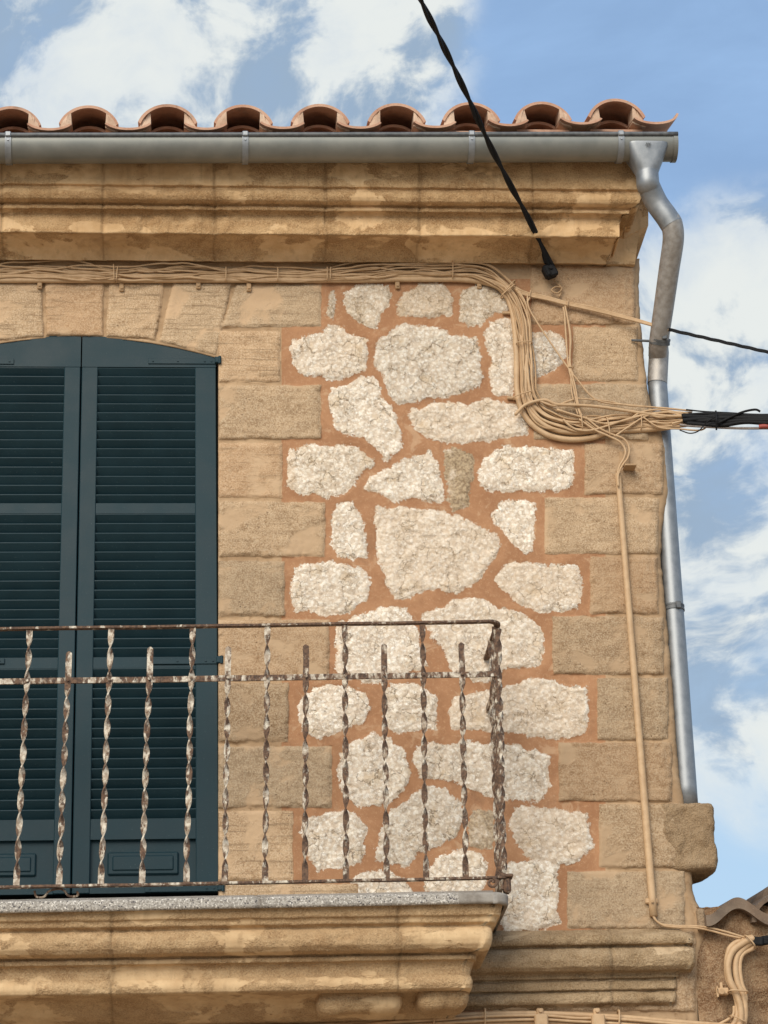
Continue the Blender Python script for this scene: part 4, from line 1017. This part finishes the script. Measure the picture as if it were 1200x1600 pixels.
# cables crossing the corner to the right, up to the black line
svc = empty('service_cable', P(950, 490, .05), 'thin beige cable crossing the top corner stones and leaving right as a black line', 'cable')
for k, dy in enumerate((-2.2, 0.4, 2.6)):
    pts = [(803+k*3, 452+dy*2, .035), (822, 459+dy, .03), (855, 466+dy*.9, .03), (885, 474+dy*.8, .032), (920, 481+dy, .035), (955, 490+dy*.8, .04), (1000, 502+dy*.6, .055), (1048, 516+dy*.3, .08)]
    m = MB(); m.tube(path(pts, 7), .0052, 8); m.build('cable', CABL, svc, smooth=True)
m = MB()
for k in range(3):
    q_ = np.linspace(0, 1, 90); xx_ = 1045+q_*460; yy_ = 515+(xx_-1045)*.228+np.sin(q_*40+k*2.1)*1.5
    m.tube(px(xx_, yy_, .08+q_*1.0), .0045, 7)
m.build('black_line', BLAK, svc, smooth=True)
for x, y in ((828, 459), (887, 474), (957, 491)): tie(x, y, 100, 6, .0025, .033, parent=svc, dep=.009)

drop = empty('hanging_cables', P(895, 560, .04), 'thin beige wires hanging from the upper drop cable to the bundle near the corner', 'cable')
for pt, r in (([(824, 460), (826, 480), (840, 505), (860, 535), (885, 571), (905, 597), (925, 620), (945, 629), (985, 633), (1040, 638), (1082, 642)], .0042),
              ([(823, 473), (828, 465)], .004),
              ([(880, 480), (882, 490), (884, 520), (888, 570), (895, 600), (900, 625), (905, 643), (912, 655), (935, 672), (952, 680)], .0042),
              ([(883, 478), (888, 505), (891, 530), (891, 570), (899, 605), (905, 640), (910, 650)], .0042),
              ([(888, 500), (892, 530), (890, 570), (896, 585)], .0035),
              ([(892, 585), (893, 610), (898, 632), (903, 648)], .0035),
              ([(900, 622), (950, 627), (985, 634), (1035, 637), (1082, 642)], .0035)):
    m = MB(); m.tube(path(pt, 7, d=.036), r, 8); m.build('wire', CABL, drop, smooth=True)
tie(892, 574, 0, 4, .0025, .036, parent=drop, dep=.008)

# conduit with the two cables feeding it
con = empty('conduit', P(990, 1080, .03), 'slim beige conduit pipe running down the corner quoins from the cable bundle', 'conduit')
a = P(965.5, 741, .02); b = P(1021, 1432, .02)
m = MB(); pts = np.stack([np.linspace(a[i], b[i], 30) for i in range(3)], -1); pts[:, 1] = -.024
m.tube(pts, np.linspace(.0130, .0165, 30), 14, up=(0, -1, 0)); m.build('pipe', CABL, con, smooth=True)
for pt in ([(915, 652), (935, 668), (955, 678), (975, 686), (983, 700), (981, 715), (972, 728), (966, 742), (966, 760)], [(905, 655), (930, 672), (950, 681), (968, 690), (977, 703), (975, 716), (968, 728), (965, 742), (966, 760)]):
    m = MB(); m.tube(path(pt, 7, d=.045), .0048, 8); m.build('cable', CABL, con, smooth=True)
for pt in ([(1019, 1428), (1024, 1437), (1034, 1444), (1055, 1446.5), (1085, 1447), (1110, 1450), (1135, 1456), (1158, 1463), (1172, 1467)], [(1020, 1429), (1027, 1440), (1040, 1447), (1060, 1449), (1085, 1449.5), (1110, 1454), (1135, 1461), (1158, 1466)]):
    m = MB(); m.tube(path(pt, 7, d=.03), .0045, 8); m.build('cable', CABL, con, smooth=True)
m = MB(); m.box(P(1018, 1408, .02), (.026, .008, .011), bev=.004); m.tube(np.array([P(1019, 1408, .045), P(1019, 1408, .053)]), .006, 8); m.build('clip', CABL, con)
m = MB(); m.box(P(984, 730, .04), (.026, .03, .0045), bev=.002); m.box(P(976, 717, .012), (.022, .004, .036), bev=.002); m.build('angle_bracket', CABD, con)

# black overhead cable with its anchor
ovh = empty('overhead_power_cable', P(862, 430, .06), 'twisted black power cable coming down from the sky to a black clamp under the cornice', 'power cable')
base = spline([(862, 418, .07), (850, 392, .13), (826, 342, .26), (799, 292, .42), (768, 232, .62), (737, 165, .86), (705, 97, 1.12), (672, 30, 1.40), (630, -55, 1.75), (520, -280, 2.7), (440, -450, 3.4)], 12)
cp = px(base[:, 0], base[:, 1], base[:, 2]); s = np.cumsum(np.r_[0, np.linalg.norm(np.diff(cp, axis=0), axis=1)])
sN = np.linspace(0, s[-1], 260); cN = np.stack([np.interp(sN, s, cp[:, i]) for i in range(3)], -1)
for k in range(2):
    ph = sN/.20*2*np.pi/2.2+k*np.pi; off = np.stack([np.cos(ph), 0*ph, np.sin(ph)], -1)*.0068
    m = MB(); m.tube(cN+off, .0082, 9); m.build('cable_strand', BLAK, ovh, smooth=True)
m = MB(); c = P(859, 424, .06)
ax = np.array([[.92, 0, .38], [0, 1, 0], [-.38, 0, .92]]).T
m.box(c, (.030, .026, .032), M=ax, bev=.010); m.box(c+np.array([-.004, -.006, .045]), (.016, .016, .03), M=ax, bev=.006)
m.box(c+np.array([.012, -.02, -.012]), (.018, .012, .022), M=ax, bev=.005); m.tube(np.array([c+np.array([.0, -.03, .0]), c+np.array([0, -.04, 0])]), .008, 8)
m.tube(np.array([c+np.array([-.022, -.02, .03]), c+np.array([-.03, -.02, .075]), c+np.array([-.026, -.015, .10])]), .006, 7)
m.build('anchor_clamp', BLAK, ovh)
m = MB(); m.tube(path([(865, 437), (872, 444), (878, 451), (871, 458), (862, 454), (868, 448), (877, 449)], 6, d=.03), .0040, 7); m.tube(path([(872, 440), (877, 452), (874, 464)], 6, d=.025), .0045, 7); m.build('anchor_hook', CABD, ovh, smooth=True)

# lower bundle along the bottom edge of the picture
low = empty('cable_bundle', P(800, 1595, .05), 'beige cable bundle with square clips running below the balcony and string course', 'cable bundle')
for k, (dy, r, dd) in enumerate(((0, .0115, .03), (7, .0125, .03), (15, .012, .03), (3, .006, .05), (10, .0055, .05), (20, .009, .03))):
    pts = [(-420, 1612+dy, dd), (300, 1608+dy, dd), (520, 1602+dy, dd), (600, 1595+dy, dd), (680, 1589+dy+(k % 2)*1.5, dd), (760, 1585+dy, dd), (845, 1584+dy*.9, dd), (900, 1586+dy+(2 if k == 3 else 0), dd), (940, 1588+dy, dd), (1000, 1592+dy, dd), (1090, 1600+dy, dd), (1180, 1606+dy, dd-.04)]
    m = MB(); m.tube(path(pts, 7), r, 10); m.build('cable', CABL if k != 2 else CABD, low, smooth=True)
for x in (845, 934):
    m = MB(); c = P(x, 1597, .05); m.box(c, (.027, .028, .028), bev=.006); m.box(c+np.array([0, .01, .040]), (.014, .012, .016), bev=.004)
    m.tube(np.array([c+np.array([0, -.0, .044]), c+np.array([0, -.012, .044])]), .007, 8); m.build('square_clip', CABL, low)
for x, y in ((677, 1592), (757, 1590), (966, 1592)): tie(x, y, 90, 12, .004, .035, parent=low, dep=.03)
# curved bundle at the lower right
cur = empty('cable_bundle', P(1145, 1530, .03), 'short bundle of fat beige cables curving down the neighbouring wall at lower right', 'cable bundle')
CU = [[(1178, 1466), (1162, 1473), (1145, 1486), (1138, 1506), (1140, 1530), (1150, 1552), (1157, 1575), (1156, 1600), (1140, 1625)],
      [(1180, 1470), (1167, 1478), (1153, 1492), (1149, 1510), (1152, 1534), (1161, 1556), (1164, 1580), (1161, 1602), (1150, 1625)],
      [(1176, 1464), (1155, 1470), (1140, 1482), (1135.5, 1504), (1137, 1530), (1147, 1550), (1152, 1572), (1149, 1596), (1128, 1620)],
      [(1184, 1474), (1176, 1482), (1160, 1492), (1156, 1512), (1159, 1536), (1165, 1552), (1165, 1565)]]
for k, pt in enumerate(CU):
    m = MB(); m.tube(path(pt, 8, d=.02+.012*(k == 0)), (.0135, .0135, .011, .009)[k], 12); m.build('cable', CABL, cur, smooth=True)
m = MB(); m.tube(path([(1147, 1572), (1144, 1588), (1120, 1602), (1100, 1610)], 8, d=.02), .006, 8); m.build('cable', CABL, cur, smooth=True)
m = MB()
for k in range(4): m.tube(path([(1176, 1466+k*2, .03), (1188, 1467+k*2.5, .05), (1230, 1462+k*2.5, .12), (1500, 1440+k*2, .7)], 8), .0095, 8)
m.build('black_sleeve', BLAK, cur, smooth=True)
tie(1171, 1472, 50, 11, .0035, .03, parent=cur, dep=.03); tie(1153, 1550, 3, 14, .0042, .03, parent=cur, dep=.03); tie(1152, 1593, 25, 12, .003, .03, parent=cur, dep=.025)
m = MB(); m.box(P(1128, 1550, .0), (.026, .02, .014), bev=.004); m.tube(np.array([P(1128, 1549, .02), P(1128, 1549, .035)]), .011, 10); m.box(P(1127, 1543, .01), (.006, .006, .020), bev=.002); m.box(P(1121, 1550, .012), (.004, .008, .022), bev=.002); m.build('clamp', CABL, cur)
# thin link cable from conduit is part of conduit

# ------------------------------------------------------------------ neighbouring house
nei = empty('neighbour_house', (3.2, .6, 0), 'low neighbouring house with rough brown render and old wavy roof tiles at lower right', 'house')
NX0 = float(px(1084, 1500, -.02)[0]); ztop = float(px(1130, 1428, -.02)[2]); n1_, n2_ = 150, 150
xs_ = np.linspace(NX0, NX0+1.6, 150); zs_ = np.linspace(ztop+.03, ztop-1.3, 130)
Xn, Zn = np.meshgrid(xs_, zs_, indexing='ij')
hh = fbm(Xn*9, Zn*7, 3, 5)*.035+fbm(Xn*40, Zn*40, 6, 3)*.006
hh -= .05*np.exp(-(((Xn-(NX0+.30))/.10)**2+((Zn-(ztop-.45))/.22)**2))
ridge = .012*np.exp(-((Xn-(NX0+.03+fbm(Zn*5, Zn*0, 3, 2)*.01))/.016)**2)
edgef = np.clip((xs_-NX0)/.05, 0, 1)[:, None]
G = np.stack([Xn, .018-hh*edgef-ridge, Zn], -1)
mb = MB(); mb.grid(G); mb.build('wall', NEIG, nei, smooth=True)
mb = MB(); mb.box((NX0+2.6, 3.15, (ztop-.02)/2), (2.55, 3.05, (ztop-.02)/2)); mb.box((NX0+3.3, .06, (ztop-.02)/2), (1.72, .035, (ztop-.02)/2)); mb.box((NX0+.8, .09, (ztop-1.3)/2), (.79, .05, (ztop-1.3)/2)); mb.build('side_wall', BACK, nei)
mb = MB()
TD = .05
def wave(cx, cz, per, amp, x0, x1, n=60): 
    xx = np.linspace(x0, x1, n); return [(x, cz+amp*math.cos((x-cx)/per*2*np.pi)) for x in xx]
pkx = float(px(1152, 1402, TD)[0]); per = .262
zc = float(px(1152, 1420, TD)[2]); 
xa = float(px(1102, 1420, TD)[0])
o_ = wave(pkx, zc+.012, per, .036, xa, xa+2.2, 220); i_ = wave(pkx, zc-.034, per, .036, xa, xa+2.2, 220)
extr(mb, o_, i_, -TD, .45, dz=.13)
for k in range(1, 9):
    o2 = wave(pkx, zc+.03, per, .036, xa+.16, xa+2.2, 220) ; i2 = wave(pkx, zc-.012, per, .036, xa+.16, xa+2.2, 220)
    y_ = -TD+.34*k-.05; extr(mb, [(x, z+.13*.34*k) for x, z in o2], [(x, z+.13*.34*k) for x, z in i2], y_, y_+.45, dz=.13)
ro = mb.build('roof', OLDT, nei, auto=40)
# single cover tiles lying on the wave
mb = MB()
for k in range(9):
    for s_ in range(1, 8):
        cx = pkx+per*s_-.02; y_ = -TD-.02+.33*k+(.05 if s_ % 2 else 0); z_ = zc+.035+.13*.33*k
        tl_o = arcpts((cx, z_-.02), .098, .085, math.pi, 0, 14); tl_i = arcpts((cx, z_-.02), .083, .070, math.pi, 0, 14)
        extr(mb, tl_o, tl_i, y_, y_+.42, dz=.15)
mb.build('cover_tiles', OLDT, ro, auto=40).__setitem__('kind', 'stuff')
# mortar bed of roof edge
mb = MB(); bx = float(px(1088, 1420, -.02)[0]); 
mbq = MB()
for (x, y, d, r_, yl) in ((1224, 1440, .03, .13, .45), (1236, 1416, -.28, .13, .5), (1262, 1398, -.6, .13, .5)):
    c = P(x, y, d); extr(mbq, arcpts((c[0], c[2]), r_, r_*.9, math.pi, 0, 16), arcpts((c[0], c[2]), r_-.018, r_*.9-.018, math.pi, 0, 16), -d, -d+yl, dz=.12)
mbq.build('cover_tile', OLDT, ro, auto=40)
for (x, y, d, sx, sy, sz) in ((1112, 1427, -.10, .045, .06, .016), (1093, 1440, -.03, .022, .05, .05)):
    rough_block('mortar_lump', P(x, y, d), (sx, sy, sz), BACK, nei, n=(12, 12, 12), amp=.012, rnd=.018, seed=int(x))
